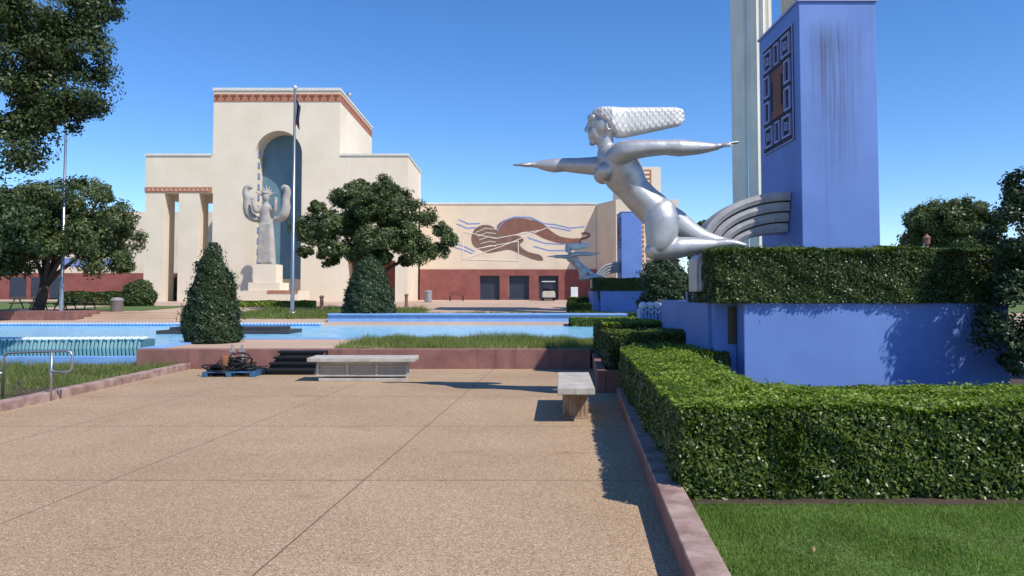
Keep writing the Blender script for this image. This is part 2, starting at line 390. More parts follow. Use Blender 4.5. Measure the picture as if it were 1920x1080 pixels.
# ---------------------------------------------------------------- ground
mb=MB(); ys=[-60,39.3,39.4,42,46,75,200,2500]; 
vs=[];fs=[]
for y in ys:
    for x in (-2500,2500): vs.append((x,y,gz(y)))
for i in range(len(ys)-1): fs.append((2*i,2*i+1,2*i+3,2*i+2))
mb.add(vs,fs); struct(mb,'ground',farg)
SK=.0856
mb=MB(); mb.add([(-60,-8,0),(.7-8*SK,-8,0),(.7+17.05*SK,17.05,0),(-7.2,17.05,0),(-7.2,9,0),(-60,9,0)],[(0,1,2,3,4,5)])
struct(mb,'plaza_pavement',pave)
mb=MB(); mb.add([(.75+0*SK,-3,.1),(14,-3,.1),(14,5.95,.1),(.75+5.95*SK,5.95,.1)],[(0,1,2,3)]); struct(mb,'lawn',grassg)
mb=MB(); mb.add([(.75+5.62*SK,5.62,.104),(14,5.62,.104),(14,16,.09),(.75+11.9*SK,13,.09)],[(0,1,2,3)]); struct(mb,'planting_bed',soil)
grass(.80,6,3.2,5.62,.1,150000,.026,.0055,grassm,'lawn_grass','short mown green lawn beside the brown kerb',skew=SK*.6)
e=empty('garden_kerb',(1.2,8,0),'worn brown painted concrete kerb edging the hedge bed','kerb')
mb=MB(); mb.box(.585,.765,-4,11.9,-.02,.165,0,SK); mb.obj('kerb_face',[brown],parent=e)
for a,b in ((-4,1.2),(1.206,4.6),(4.606,8.2),(8.206,11.9)):
    mb=MB(); mb.box(.582,.768,a,b,.1655,.195,0,SK); mb.obj('capping',[browntop],parent=e,bevel=.008)
# ---------------------------------------------------------------- hedges near
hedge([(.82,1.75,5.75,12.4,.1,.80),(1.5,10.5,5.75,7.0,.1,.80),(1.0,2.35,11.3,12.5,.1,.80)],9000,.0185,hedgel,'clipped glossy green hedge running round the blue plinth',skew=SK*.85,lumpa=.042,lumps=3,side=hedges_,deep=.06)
mb=MB(); mb.box(1.42-13*SK,1.57-13*SK,12.9,17.0,0,.36,0,SK); mb.box(1.575-13*SK,4.6-13*SK,12.9,13.05,0,.36,0,SK)
mb.obj('planter_wall',[brown],label='low red brown concrete planter wall holding clipped hedges',category='planter',bevel=.01)
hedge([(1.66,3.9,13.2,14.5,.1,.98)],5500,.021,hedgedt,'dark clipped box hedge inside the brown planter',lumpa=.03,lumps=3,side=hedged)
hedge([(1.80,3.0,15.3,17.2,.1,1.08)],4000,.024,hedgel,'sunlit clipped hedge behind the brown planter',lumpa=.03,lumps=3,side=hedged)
# ---------------------------------------------------------------- blue plinth, pylon, statue (near set)
GP='blue pylon monuments along the esplanade'
d0=11.0
xa=SX(1395,640,d0); xb=SX(1893,640,d0); zt=SZ(568,d0)
pl=empty('blue_plinth',((xa+xb)/2,13,0),'bright blue rendered plinth wall with stepped corner piers','plinth',GP)
mb=MB(); mb.box(xa,xb,d0,15.6,0,zt); mb.obj('wall',[bluep],parent=pl,bevel=.012)
x1=SX(1340,640,11.35); zp=SZ(565,11.35)
mb=MB(); mb.box(x1,xa-.003,11.35,15.4,0,zp); mb.obj('pier',[bluep],parent=pl,bevel=.012)
zp2=SZ(547,11.7)
mb=MB(); mb.box(x1-.05,x1+.36,11.55,13.0,0,zp2); mb.obj('pier',[bluep],parent=pl,bevel=.012)
mb=MB(); mb.box(xa-.13,xa-.02,11.32,11.349,SZ(645,11.3),SZ(575,11.3)); mb.obj('plaque',[M('bronze_plaque',(.10,.075,.05),rough=.5,metal=.6)],parent=pl,bevel=.004)
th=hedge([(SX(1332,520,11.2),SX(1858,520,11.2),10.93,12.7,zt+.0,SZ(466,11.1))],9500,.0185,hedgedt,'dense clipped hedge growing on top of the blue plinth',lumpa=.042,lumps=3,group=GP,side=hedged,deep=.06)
# pylon
tx0=SX(1505,465,13); tx1=SX(1651,465,13); ty1=15.1; ztop=SZ(3,13)
py=empty('blue_pylon',((tx0+tx1)/2,14,0),'tall cobalt blue pylon with fretwork grille on its side','pylon',GP)
pm=M('stained_cobalt_paint',blc[0],blc[1],scale=1.1,rough=.6,streak=(.11,.155,.34),streak_amt=.35,bump=.08,bscale=30,spec=.25,sz=.2,stain=(tx0+.60,.55,ztop,3.3,(.07,.08,.12),.88))
mb=MB(); mb.box(tx0,tx1,13,ty1,0,ztop); mb.obj('shaft',[pm],parent=py,bevel=.012)
mb=MB(); mb.box(tx0-.03,tx1+.03,12.97,ty1+.03,ztop+.001,ztop+.04); mb.obj('cap',[lav],parent=py)
gy0,gy1=13.27,14.85; g0=SZ(262,13.3); g1=ztop-.28
gr=MB(); gr.box(tx0-.012,tx0-.002,gy0,gy1,g0,g1,0)
def bar(ya,yb,za,zb,m=1,pr=.06): gr.box(tx0-pr,tx0-.0125,min(ya,yb),max(ya,yb),min(za,zb),max(za,zb),m)
def ring(ya,yb,za,zb,w=.035,m=1,pr=.06):
    bar(ya,yb,za,za+w,m,pr); bar(ya,yb,zb-w,zb,m,pr); bar(ya,ya+w,za+w+.001,zb-w-.001,m,pr); bar(yb-w,yb,za+w+.001,zb-w-.001,m,pr)
ring(gy0,gy1,g0,g1,.022,1,.03)
W=gy1-gy0; H=g1-g0
# a grid of open squares, with the red-brown motif in the centre
for fz in (.05,.76):
    for fy in (.07,.67):
        ring(gy0+fy*W,gy0+(fy+.26)*W,g0+fz*H,g0+(fz+.19)*H,.035,1,.05)
        ring(gy0+(fy+.09)*W,gy0+(fy+.17)*W,g0+(fz+.06)*H,g0+(fz+.13)*H,.022,1,.05)
    ring(gy0+.42*W,gy0+.58*W,g0+fz*H,g0+(fz+.19)*H,.03,1,.05)
for fz in (.28,.52):
    for fy in (.07,.75):
        ring(gy0+fy*W,gy0+(fy+.18)*W,g0+fz*H,g0+(fz+.20)*H,.035,1,.05)
bar(gy0+.31*W,gy0+.69*W,g0+.28*H,g0+.36*H,2,.03); bar(gy0+.37*W,gy0+.63*W,g0+.361*H,g0+.639*H,2,.03); bar(gy0+.31*W,gy0+.69*W,g0+.64*H,g0+.72*H,2,.03)
gr.obj('grille',[navy2,lav,M('grille_brown',(.20,.09,.07),rough=.8)],parent=py)
# ---- statue
def voxel(mb,name,mat,parent,vox,sm=4):
    ob=mb.obj(name,[mat],parent=parent,smooth=True)
    r=ob.modifiers.new('r','REMESH'); r.mode='VOXEL'; r.voxel_size=vox; r.use_smooth_shade=True
    s=ob.modifiers.new('s','SMOOTH'); s.factor=.5; s.iterations=sm
    dg=bpy.context.evaluated_depsgraph_get(); me=bpy.data.meshes.new_from_object(ob.evaluated_get(dg))
    ob.modifiers.clear(); ob.data=me; me.name=name
    me.materials.clear(); me.materials.append(mat)
    me.polygons.foreach_set('use_smooth',[True]*len(me.polygons))
    return ob
D=11.9
def Q(px,py,dy=0): p=S(px,py,D); return Vector((p.x,D+dy,p.z))
st=empty('metal_statue',Q(1310,545),'silver painted flying woman sculpture with outstretched arms on pier','statue',GP)
b=MB()
def chain(pts,seg=20):
    P=[Q(p[0],p[1],p[2]) for p in pts]; R=[p[3] if isinstance(p[3],tuple) else (p[3],p[3]) for p in pts]
    oP=[];oR=[]
    for i in range(len(P)-1):
        p0=P[max(i-1,0)];p1=P[i];p2=P[i+1];p3=P[min(i+2,len(P)-1)]
        for k in range(5):
            t=k/5
            oP.append(.5*((2*p1)+(p2-p0)*t+(2*p0-5*p1+4*p2-p3)*t*t+(3*p1-p0-3*p2+p3)*t**3))
            oR.append((R[i][0]*(1-t)+R[i+1][0]*t,R[i][1]*(1-t)+R[i+1][1]*t))
    oP.append(P[-1]); oR.append(R[-1]); b.tube(oP,oR,seg)
# torso: chest, waist and pelvis, tapering out inside the thighs
chain([(1138,276,0,(.14,.14)),(1144,292,0,(.22,.32)),(1157,308,0,(.32,.38)),(1171,330,0,(.31,.34)),(1187,354,0,(.25,.27)),(1205,374,0,(.25,.28)),(1224,392,0,(.265,.31)),(1236,406,0,(.24,.29)),(1242,418,0,(.16,.22)),(1245,426,0,(.05,.10))],28)
for sgn in (-1,1):
    b.ell(Q(1133,325,sgn*.17),(.15,.15,.145),0)
    b.ell(Q(1240,398,sgn*.14),(.20,.19,.205),.5)
chain([(1143,298,0,.165),(1137,278,0,.13),(1133,258,0,.135)],20)
b.ell(Q(1132,236,0),(.215,.175,.245),-.15,28,rings=20)
b.ell(Q(1117,252,0),(.12,.12,.16),-.2)
b.ell(Q(1110,269,0),(.05,.06,.04))
b.ell(Q(1111,222,0),(.085,.13,.08))
b.tube([Q(1105,229),Q(1100,240),Q(1098,247)],[(.022,.018),(.03,.025),(.034,.036)],10)
b.ell(Q(1105.5,255,0),(.03,.05,.014)); b.ell(Q(1106,260,0),(.03,.045,.015))
for sgn in (-1,1):
    b.ell(Q(1106,226.5,sgn*.065),(.03,.055,.014))
    b.ell(Q(1109.5,233,sgn*.07),(.028,.035,.018))
    b.ell(Q(1113,247,sgn*.085),(.05,.035,.05))
    b.tube([Q(1140+5*math.cos(a),240+8.5*math.sin(a),sgn*.185) for a in [i*math.pi/8 for i in range(17)]],[.018]*17,8)
chain([(1150,302,-.26,(.17,.16)),(1165,292,-.36,(.17,.16)),(1200,288,-.42,(.135,.13)),(1236,287,-.45,(.115,.11)),(1262,288,-.46,(.13,.12)),(1296,288,-.47,(.10,.095)),(1322,287,-.48,(.06,.065)),(1332,285,-.48,(.048,.07))],20)
chain([(1140,306,.26,(.16,.15)),(1120,304,.36,(.15,.14)),(1088,302,.42,(.125,.12)),(1062,300,.45,(.11,.105)),(1042,301,.46,(.115,.11)),(1022,300,.47,(.085,.08)),(1008,299,.48,(.052,.06)),(998,299,.48,(.042,.065))],20)
def hand(wx,wy,dy,sg,up):
    b.tube([Q(wx-sg*3,wy,dy),Q(wx+sg*6,wy+up*1,dy),Q(wx+sg*16,wy+up*2,dy)],[(.042,.06),(.038,.07),(.032,.07)],14)
    for i,(o,L) in enumerate(((-.050,17),(-.018,21),(.016,22),(.048,19))):
        b.tube([Q(wx+sg*14,wy+up*2,dy+o*.95),Q(wx+sg*(14+L*.45),wy+up*3.3,dy+o*.95),Q(wx+sg*(14+L*.8),wy+up*3.9,dy+o*.9),Q(wx+sg*(14+L),wy+up*4.2,dy+o*.85)],[.021,.020,.017,.011],8)
    b.tube([Q(wx+sg*3,wy+1,dy-.05),Q(wx+sg*9,wy+1.8,dy-.085),Q(wx+sg*16,wy+1.6,dy-.095),Q(wx+sg*21,wy+1,dy-.088)],[.026,.022,.019,.011],8)
hand(1336,284.5,-.48,1,-1.5); hand(996,299,.48,-1,.1)
# near leg: thigh drops almost straight to a bent knee
chain([(1224,384,-.13,(.14,.13)),(1230,396,-.15,(.235,.20)),(1236,414,-.17,(.265,.22)),(1236,436,-.18,(.255,.21)),(1233,456,-.19,(.215,.19)),(1229,470,-.19,(.165,.16)),(1228,478,-.19,(.09,.10))],24)
b.ell(Q(1223,471,-.19),(.15,.145,.145))
chain([(1222,473,-.19,(.12,.125)),(1240,470,-.19,(.155,.15)),(1266,466,-.19,(.165,.16)),(1292,463,-.19,(.14,.14)),(1316,461,-.18,(.10,.10)),(1334,460,-.17,(.08,.08)),(1352,458,-.17,(.08,.085)),(1370,458,-.17,(.065,.095)),(1386,461,-.17,(.04,.09)),(1394,462,-.17,(.022,.06))],20)
# far leg: thigh runs back to a lower knee
chain([(1238,392,.13,(.13,.13)),(1250,402,.15,(.22,.2)),(1268,413,.18,(.215,.195)),(1286,425,.19,(.195,.18)),(1303,436,.19,(.17,.16)),(1322,444,.19,(.145,.14)),(1344,449,.18,(.10,.10)),(1360,452,.18,(.08,.085)),(1378,455,.18,(.065,.09)),(1396,459,.18,(.032,.08))],20)
b.ell(Q(1172,347,0),(.18,.16,.21),.6)
voxel(b,'figure',silver,st,.013,8)
hm=MB(); nA,nS=160,220; vs=[];fs=[]
for i in range(nS+1):
    s=i/nS; px=1111+ (1282-1111)*s
    bot=np.interp(s,[0,.06,.13,.2,.27,.36,.5,.8,.96,1],[216,224,233,248,258,258,253,242,236,227])
    top2=np.interp(s,[0,.03,.1,.9,.985,1],[209,205,202.5,201.5,205,212])
    cz=(top2+bot)/2; hh=(bot-top2)/2/ (F/D); dd=np.interp(s,[0,.08,.2,.35,.9,1],[.10,.19,.225,.15,.09,.05])
    c=Q(px,cz)
    for k in range(nA):
        a=2*math.pi*k/nA; ca,sa=math.cos(a),math.sin(a); e_=.5
        zn=math.copysign(abs(sa)**e_,sa); 
        # shallow scale-like waves in staggered rows
        row=(zn*.5+.5)*6; fr_=row-math.floor(row); off_=math.pi*(math.floor(row)%2)
        saw=((s*15+off_/(2*math.pi))%1.0)
        rip=.016*(saw-.5)*math.sin(math.pi*min(max(fr_,0),1))
        X=math.copysign(abs(ca)**e_,ca)*dd; Z=zn*hh
        vs.append((c.x,c.y+X+rip*(1 if ca>0 else -1)*min(1,abs(ca)*3) ,c.z+Z))
for i in range(nS):
    for k in range(nA):
        k2=(k+1)%nA; fs.append((i*nA+k,(i+1)*nA+k,(i+1)*nA+k2,i*nA+k2))
fs.append(tuple(range(nA))); fs.append(tuple(nS*nA+k for k in range(nA-1,-1,-1)))
hm.add(vs,fs); hm.obj('hair',[silverw],parent=st,smooth=True)
# solid curved band with four shallow stepped ribs, ending against the pylon
rb=MB(); cx0,cy0=1472,470; DD=13.75; prof=[]
A_=[168,150,132,114,96]; B_=[108,89,70,51,32]; NP=48; cols=[]
for k in range(NP+1):
    a=math.pi/2+(math.pi/2)*k/NP; ring_=[]
    for i in range(4):
        for t,dd_ in ((0,.0),(.04,.13),(.5,.16),(.88,.13),(.93,.0)):
            rx_=A_[i]+(A_[i+1]-A_[i])*t; ry_=B_[i]+(B_[i+1]-B_[i])*t
            p=S(cx0+rx_*math.cos(a),cy0-ry_*math.sin(a),DD); ring_.append((p.x,DD-.02-dd_-(.12-.04*i),p.z))
    p=S(cx0+A_[4]*math.cos(a),cy0-B_[4]*math.sin(a),DD); ring_.append((p.x,DD-.02,p.z)); ring_.append((p.x,DD+.3,p.z))
    p=S(cx0+A_[0]*math.cos(a),cy0-B_[0]*math.sin(a),DD); ring_.append((p.x,DD+.3,p.z))
    cols.append(ring_)
nr=len(cols[0]); v=[q for c_ in cols for q in c_]; f=[]
for k in range(NP):
    for j in range(nr):
        j2=(j+1)%nr; f.append((k*nr+j,k*nr+j2,(k+1)*nr+j2,(k+1)*nr+j))
f.append(tuple(range(nr-1,-1,-1))); f.append(tuple(NP*nr+j for j in range(nr)))
rb.add(v,f); rb.obj('ribbon_arc',[ribm],parent=st)
pb=MB(); 
bx0,bx1=SX(1299,500,D),SX(1341,500,D); z0=zp2; z1=SZ(474,D)
r=(bx1-bx0)/2; arc=[(bx0,z0),(bx1,z0),(bx1,z1-r)]+[(bx0+r+r*math.cos(a),z1-r+r*math.sin(a)) for a in [math.pi*k/16 for k in range(1,16)]]+[(bx0,z1-r)]
pb.prism(arc,D-.2,D+.3)
arc2=[(bx0+r+(x-bx0-r)*.7,z0+(z-z0)*.8+.02) for x,z in arc]; pb.prism(arc2,D-.23,D-.201)
pb.box(bx0+.1,SX(1430,465,D),D-.22,D+.25,SZ(478,D),SZ(466,D))
pb.obj('mounting_block',[silver],parent=st,bevel=.012)
off=(2.2,37,.42)
for o,l in ((py,'blue pylon standing behind a smaller looking silver figure'),(pl,'blue plinth under the distant silver figure'),(st,'silver flying figure sculpture beside the far blue pylon'),(th,'clipped hedge on the far blue plinth')):
    copy_thing(o,off,l)
# ---------------------------------------------------------------- pool & walls
mb=MB(); mb.add([(-70,17.9,.1),(-8.6,17.9,.1),(-8.6,21.8,.1),(8,21.8,.1),(8,41.05,.1),(-9.6,41.05,.1),(-9.6,39.1,.1),(-70,39.1,.1)],[tuple(range(8))]); struct(mb,'pool_water',waterm)
mb=MB(); mb.box(-9.6,6,40.4,41.5,-.1,.60); mb.box(-9.6,6,40.3,41.6,.601,.68)
mb.obj('pool_border_wall',[pblue],label='light blue painted pool border wall',category='wall',bevel=.01)
mb=MB(); mb.box(-70,-9.7,39.05,39.5,-.1,.24); 
for i in range(180): mb.box(-40+i*.17,-40+i*.17+.09,38.98,39.049,.18,.26,1)
mb.obj('pool_coping_wall',[pblue,white],label='pale blue pool coping with white scalloped edge',category='coping')
mb=MB(); mb.box(-8.25,1.72,17.05,17.4,-.02,.43); w=mb.obj('retaining_wall',[brown],label='long red brown concrete retaining wall beside pool',category='wall',bevel=.012)
mb=MB(); mb.hprism([(-8.35,17.41),(-8.0,17.41),(-8.0,21.5),(6,21.5),(6,21.8),(-8.35,21.8)],-.02,.44); mb.obj('pool_edge_wall',[pblue],label='blue painted inner pool edge wall',category='wall',bevel=.01)
mb=MB(); mb.add([(-8.0,17.4,.40),(6,17.4,.40),(6,21.5,.40),(-8,21.5,.40)],[(0,1,2,3)]); struct(mb,'planter_soil',tanp)
grass(-4.0,4.5,17.5,21.3,.4,34000,.17,.012,sedge,'tall_grass','shaggy green ornamental grass behind the brown wall',clump=.12)
e=empty('low_kerb',(-7.2,13,0),'low worn brown kerb beside the grassy bed','kerb')
mb=MB(); mb.box(-7.25,-7.05,8.6,17.04,-.02,.13); mb.obj('kerb_face',[browntop],parent=e,bevel=.01)
mb=MB(); mb.add([(-60,9.0,.03),(-7.25,9.0,.03),(-7.25,17.6,.03),(-60,17.6,.03)],[(0,1,2,3)]); struct(mb,'grass_bed',soil)
grass(-16,-7.3,13.4,17.5,.03,26000,.13,.012,sedge,'bed_grass','rough green and straw coloured grass in low bed',clump=.13)
grass(-14,-7.4,11.2,13.4,.03,5000,.09,.011,sedge,'sparse_grass','sparse straw coloured grass tufts on bare soil',clump=.08)
mb=MB(); mb.box(-60,-8.6,17.6,17.9,-.02,.22); mb.obj('pool_wall',[pblue],label='pale blue painted near pool wall',category='wall')
cs=empty('cascade_fountain',(-13,19.2,.1),'teal ribbed fountain cascade with white scalloped crest','fountain')
def cyv(x): return 19.2+.55*max(0,(x+13)/3.7)**2*.6
mb=MB(); nsg=40
for i in range(nsg):
    a=-20+i*10.75/nsg; c_=-20+(i+1)*10.75/nsg; mb.box(a,c_-.001,cyv((a+c_)/2)+.04,cyv((a+c_)/2)+.6,0,.50)
for i in range(118): 
    x=-20+i*.0905; y0_=cyv(x); mb.tube([(x+.04,y0_+.03,.05),(x+.04,y0_-.03,.3),(x+.04,y0_+.04,.52)],[.036,.04,.036],6,1)
mb.obj('ribbed_face',[M('teal_fountain_paint',(.10,.22,.24),rough=.4),M('pale_teal_paint',(.22,.38,.40),(.16,.31,.34),rough=.35)],parent=cs)
mb=MB()
for i in range(66):
    x=-20+i*.163; mb.ell((x+.08,cyv(x)+.15,.53),(.088,.22,.05),seg=10,rings=6)
mb.obj('scalloped_crest',[M('crest_paint',(.68,.78,.80),rough=.5)],parent=cs,smooth=True)
mb=MB(); mb.box(-14,-8.8,30.5,32.5,.0,.24); mb.box(-13.6,-9.2,30.8,32.2,.241,.36)
mb.obj('pool_platform',[M('dark_platform',(.05,.05,.055),rough=.6)],label='dark flat platform standing in pool water',category='platform')
e=empty('stone_steps',(-20,43,.2),'broad tan concrete steps rising from the pool terrace','steps')
for i in range(4):
    mb=MB(); mb.box(-23.2,-16.8,41.2+i*.8,46+.01*i,.15,.32+.13*i); 
    mb.obj('step',[tanp],parent=e,bevel=.01)
mb=MB(); mb.box(-30,-23.3,41.2,44.5,0,.78); mb.obj('terrace_wall',[brown],label='red brown terrace wall flanking steps',category='wall')
def strip(name,x0,x1,y0,y1,mat,dz=.015,kind='structure'):
    mb=MB(); yy=[y0]+[y for y in (42,46,75) if y0<y<y1]+[y1]
    v=[];f=[]
    for y in yy: v+=[(x0,y,gz(y)+dz),(x1,y,gz(y)+dz)]
    for i in range(len(yy)-1): f.append((2*i,2*i+1,2*i+3,2*i+2))
    mb.add(v,f); o=mb.obj(name,[mat],origin=(0,0,0),kind=kind)
strip('lawn_strip',-30,-23.3,45,58,grassg); strip('lawn_strip',-16,-5.3,42.2,52,grassg); strip('lawn_strip',-4.8,7,42.2,45,grassg); strip('lawn_strip',-60,-33,42,70,grassg)
strip('lawn_strip',9.5,60,20,38,grassg); strip('lawn_strip',14,70,46,90,grassg)
grass(-15.5,-5.5,41.9,50,.5,14000,.24,.03,sedge,'terrace_grass','scattered green grass on the far terrace',clump=.3,zf=gz)
grass(-5,7,41.9,44.5,.5,9000,.22,.03,sedge,'border_grass','green grass fringe behind blue pool border',clump=.3,zf=gz)
# ---------------------------------------------------------------- main hall
d=70; g=1.0
XL=SX(271,420,d); XCL=SX(401,172,d); XCR=SX(638,172,d); XR=SX(765,292,d); ZL=SZ(292,d); ZU=SZ(170,d)
ax0=SX(477,400,d); ax1=SX(565,400,d); ar=(ax1-ax0)/2; az=SZ(245,d); asz=az-ar
mh=empty('exhibition_hall',((XL+XR)/2,76,g),'monumental cream stucco hall with arched niche and stepped towers','building')
zf=SZ(362,d); p1=SX(306,500,d); p2=SX(333,500,d); p3=SX(371,500,d); p4=SX(397,500,d)
oz=SZ(488,d)
poly=[(XL,g),(p1,g),(p1,zf),(p2,zf),(p2,g),(p3,g),(p3,zf),(p4,zf),(p4,g),(ax0,g)]
poly+=[(ax0,asz)]+[(ax0+ar-ar*math.cos(a),asz+ar*math.sin(a)) for a in [math.pi*k/24 for k in range(1,24)]]+[(ax1,asz),(ax1,g)]
q1,q2=SX(652,500,d),SX(741,500,d)
poly+=[(q1,g),(q1,oz),(q2,oz),(q2,g),(XR,g),(XR,ZL),(XCR,ZL),(XCR,ZU),(XCL,ZU),(XCL,ZL),(XL,ZL)]
mb=MB(); mb.prism(poly,70,72.2); mb.box(XCL,XCR,72.22,86,g,ZU-.01); mb.box(XCR+.01,XR-.01,72.22,80,g,ZL-.01)
mb.box(XL+.01,XCL-.01,72.22,78,zf,ZL-.01); mb.box(p2+1.0,XCL-.01,76.0,78,g,zf-.01)
mb.obj('wall',[cream],parent=mh)
mb=MB(); mb.box(ax0+.01,ax1-.01,72.1,72.21,g+2.2,az); mb.obj('niche_panel',[teal],parent=mh)
mb=MB(); mb.box(q1+.01,q2-.01,72.1,72.21,g,oz-.01); mb.obj('entrance_recess',[redwall],parent=mh)
for i in range(13):
    z=g+3.4+i*1.0
    if z<asz+1:
        mb=MB(); mb.box(ax0+.003,ax0+.07,70.7,71.2,z,z+.5); mb.obj('ornament_tile',[mblue],parent=mh)
fh=SZ(172,d)-SZ(187,d)
fr=MB(); fr.box(XCL+.05,XCR+.06,69.94,69.998,ZU-fh-.25,ZU-.3); fr.box(XCR+.002,XCR+.06,69.9981,85.9,ZU-fh-.25,ZU-.3)
nT=16; wT=(XCR-XCL)/nT
for i in range(nT):
    x=XCL+(i+.5)*wT; zt_=ZU-.42; zb=ZU-fh-.13
    fr.box(x-.24,x+.24,69.90,69.939,zt_-.13,zt_,1); fr.box(x-.06,x+.06,69.90,69.939,zb,zt_-.131,1)
for i in range(18):
    y=70.5+i*.86; fr.box(XCR+.0605,XCR+.1,y-.2,y+.2,ZU-.55,ZU-.42,1); fr.box(XCR+.0605,XCR+.1,y-.05,y+.05,ZU-fh-.13,ZU-.551,1)
frm=M('frieze_relief',(.22,.07,.045),rough=.8)
fr.obj('frieze',[terra,frm],parent=mh)
fr=MB(); fr.box(XL-.04,XCL-.02,69.94,69.998,SZ(361,d)+.02,SZ(351,d),0)
for i in range(14):
    x=XL+.35+i*(XCL-XL-.4)/14; fr.box(x-.1,x+.1,69.9,69.939,SZ(358.5,d),SZ(354,d),1)
fr.obj('frieze',[terra,M('frieze_pale',(.62,.38,.27),rough=.8)],parent=mh)
cp=MB(); cp.box(XCL-.08,XCR+.1,69.9,86.05,ZU+.001,ZU+.16); cp.box(XL-.08,XCL-.09,69.9,76,ZL+.001,ZL+.12); cp.box(XCR+.11,XR+.08,69.9,80.05,ZL+.001,ZL+.12)
for i in range(60): 
    x=XCL+(XCR-XCL)*i/59; cp.box(x-.06,x+.06,69.9,70.05,ZU+.161,ZU+.26)
for i in range(34):
    x=XL+(XCL-.2-XL)*i/33; cp.box(x-.06,x+.06,69.9,70.05,ZL+.121,ZL+.2)
    x=XCR+.2+(XR-XCR-.2)*i/33; cp.box(x-.06,x+.06,69.9,70.05,ZL+.121,ZL+.2)
cp.obj('parapet_cap',[capw],parent=mh)
rf=MB(); rf.tube([(XCR-.3,75,ZU),(XCR-.3,75,ZU+1.3)],[.04,.03],6); rf.ell((XCR-.3,75,ZU+.9),(.25,.1,.25)); 
rf.obj('roof_antenna',[steel],parent=mh)
dS=66
mb=MB(); mb.box(SX(438,550,dS),SX(566,550,dS),dS-1.2,dS+2.5,gz(66)-.1,SZ(545,dS)); mb.box(SX(510,550,dS),SX(566,550,dS),dS-1.26,dS-1.201,SZ(544,dS)-.25,SZ(544,dS)-.02,1); mb.box(SX(472,550,dS),SX(530,550,dS),dS-.9,dS+1.8,SZ(544.9,dS),SZ(530,dS)); mb.box(SX(481,520,dS),SX(522,520,dS),dS-.7,dS+1.2,SZ(529.9,dS),SZ(496,dS))
ped=mb.obj('statue_pedestal',[cream2,terra],label='stepped cream pedestal in front of arched niche',category='pedestal')
sE=empty('stone_statue',S(500,496,dS),'grey stone robed woman holding two curled horns, star crown','statue')
b=MB(); D=dS
chain([(500,496,0,(.80,.6)),(500,480,0,(.74,.55)),(500,450,0,(.66,.5)),(499,420,0,(.60,.46)),(499,406,0,(.54,.42)),(499,393,0,(.60,.45)),(499,387,0,(.42,.38)),(499,381,0,(.2,.2)),(499,375,0,(.2,.2))],24)
b.ell(Q(499,370,0),(.3,.33,.42)); b.ell(Q(499,362,0),(.34,.36,.13))
for k in range(7):
    a=math.pi*(k)/6; b.tube([Q(499+6*math.cos(a),366-6*math.sin(a)*.6),Q(499+ (20 if k in(0,6) else 13)*math.cos(a),362-15*math.sin(a) - (2 if k in (0,6) else 0))],[.14,.04],6)
for sg in (-1,1):
    chain([(499+sg*9,391,-.1,.26),(499+sg*17,396,-.3,.22),(499+sg*20,388,-.45,.17),(499+sg*21,378,-.45,.15)],12)
    b.ell(Q(499+sg*21,375,-.45),(.16,.12,.2))
    pts=[(12,410,.18),(22,410,.30),(32,402,.42),(36,388,.40),(36,374,.34),(39,362,.30),(38,353,.26),(32,350,.20),(28,354,.13)]
    chain([(499+sg*x,y,.15,r_) for x,y,r_ in pts],14)
for k in range(9):
    x=487+k*3; b.tube([Q(x,493,-.52),Q(499+(x-499)*.75,420,-.42)],[.11,.07],6)
voxel(b,'figure',stone,sE,.05,1)
# ---------------------------------------------------------------- mural hall
d=78; mx0=SX(797,450,d)-.5; mx1=SX(1118,450,d); mz=SZ(383,d); bz=SZ(505,d); g=1.15
mu=empty('mural_hall',((mx0+mx1)/2,84,g),'low cream hall with painted mural and three dark doors','building')
mb=MB(); mb.box(mx0,mx1,d,92,bz,mz)
xq=SX(1155,450,74); mb.hprism([(mx1+.03,d),(xq,74),(xq+6,74),(xq+6,92),(mx1+.03,92)],g-.1,mz-.02)
mb.obj('wall',[mural_bg],parent=mu)
doors=[(900,937),(954,992),(1010,1047)]; dz=SZ(517,d)
poly=[(mx0,g)]
for a,c in doors: poly+=[(SX(a,540,d),g),(SX(a,540,d),dz),(SX(c,540,d),dz),(SX(c,540,d),g)]
poly+=[(mx1,g),(mx1,bz-.01),(mx0,bz-.01)]
mb=MB(); mb.prism(poly,d-.1,d+1.0); mb.obj('base_wall',[redwall],parent=mu)
for a,c in doors:
    x0,x1=SX(a,540,d),SX(c,540,d); xm=(x0+x1)/2
    mb=MB(); mb.box(x0+.01,x1-.01,d+.35,d+.45,g,dz-.01,0); mb.box(xm-.03,xm+.03,d+.3,d+.349,g,dz-.02,1); mb.box(x0+.02,x1-.02,d+.3,d+.349,g+.0,g+.2,1)
    mb.box(x0+.02,x0+.1,d+.3,d+.349,g+.21,dz-.1,1); mb.box(x1-.1,x1-.02,d+.3,d+.349,g+.21,dz-.1,1); mb.box(x0+.02,x1-.02,d+.3,d+.349,dz-.1,dz-.02,1)
    mb.obj('door',[darkglass,doorfr],parent=mu)
mb=MB(); mb.box(mx0,mx1,d-.08,92.05,mz+.001,mz+.12)
for i in range(70):
    x=mx0+(mx1-mx0)*i/70; mb.box(x,x+.1,d-.06,d+.05,mz+.121,mz+.2)
mb.obj('parapet_cap',[capw],parent=mu)
def mp(px,py): p=S(px,py,d); return (p.x,p.z)
mm=MB()
def mpoly(pts,m,y):
    mm.prism([mp(*p) for p in pts],d-y,d-.002,m)
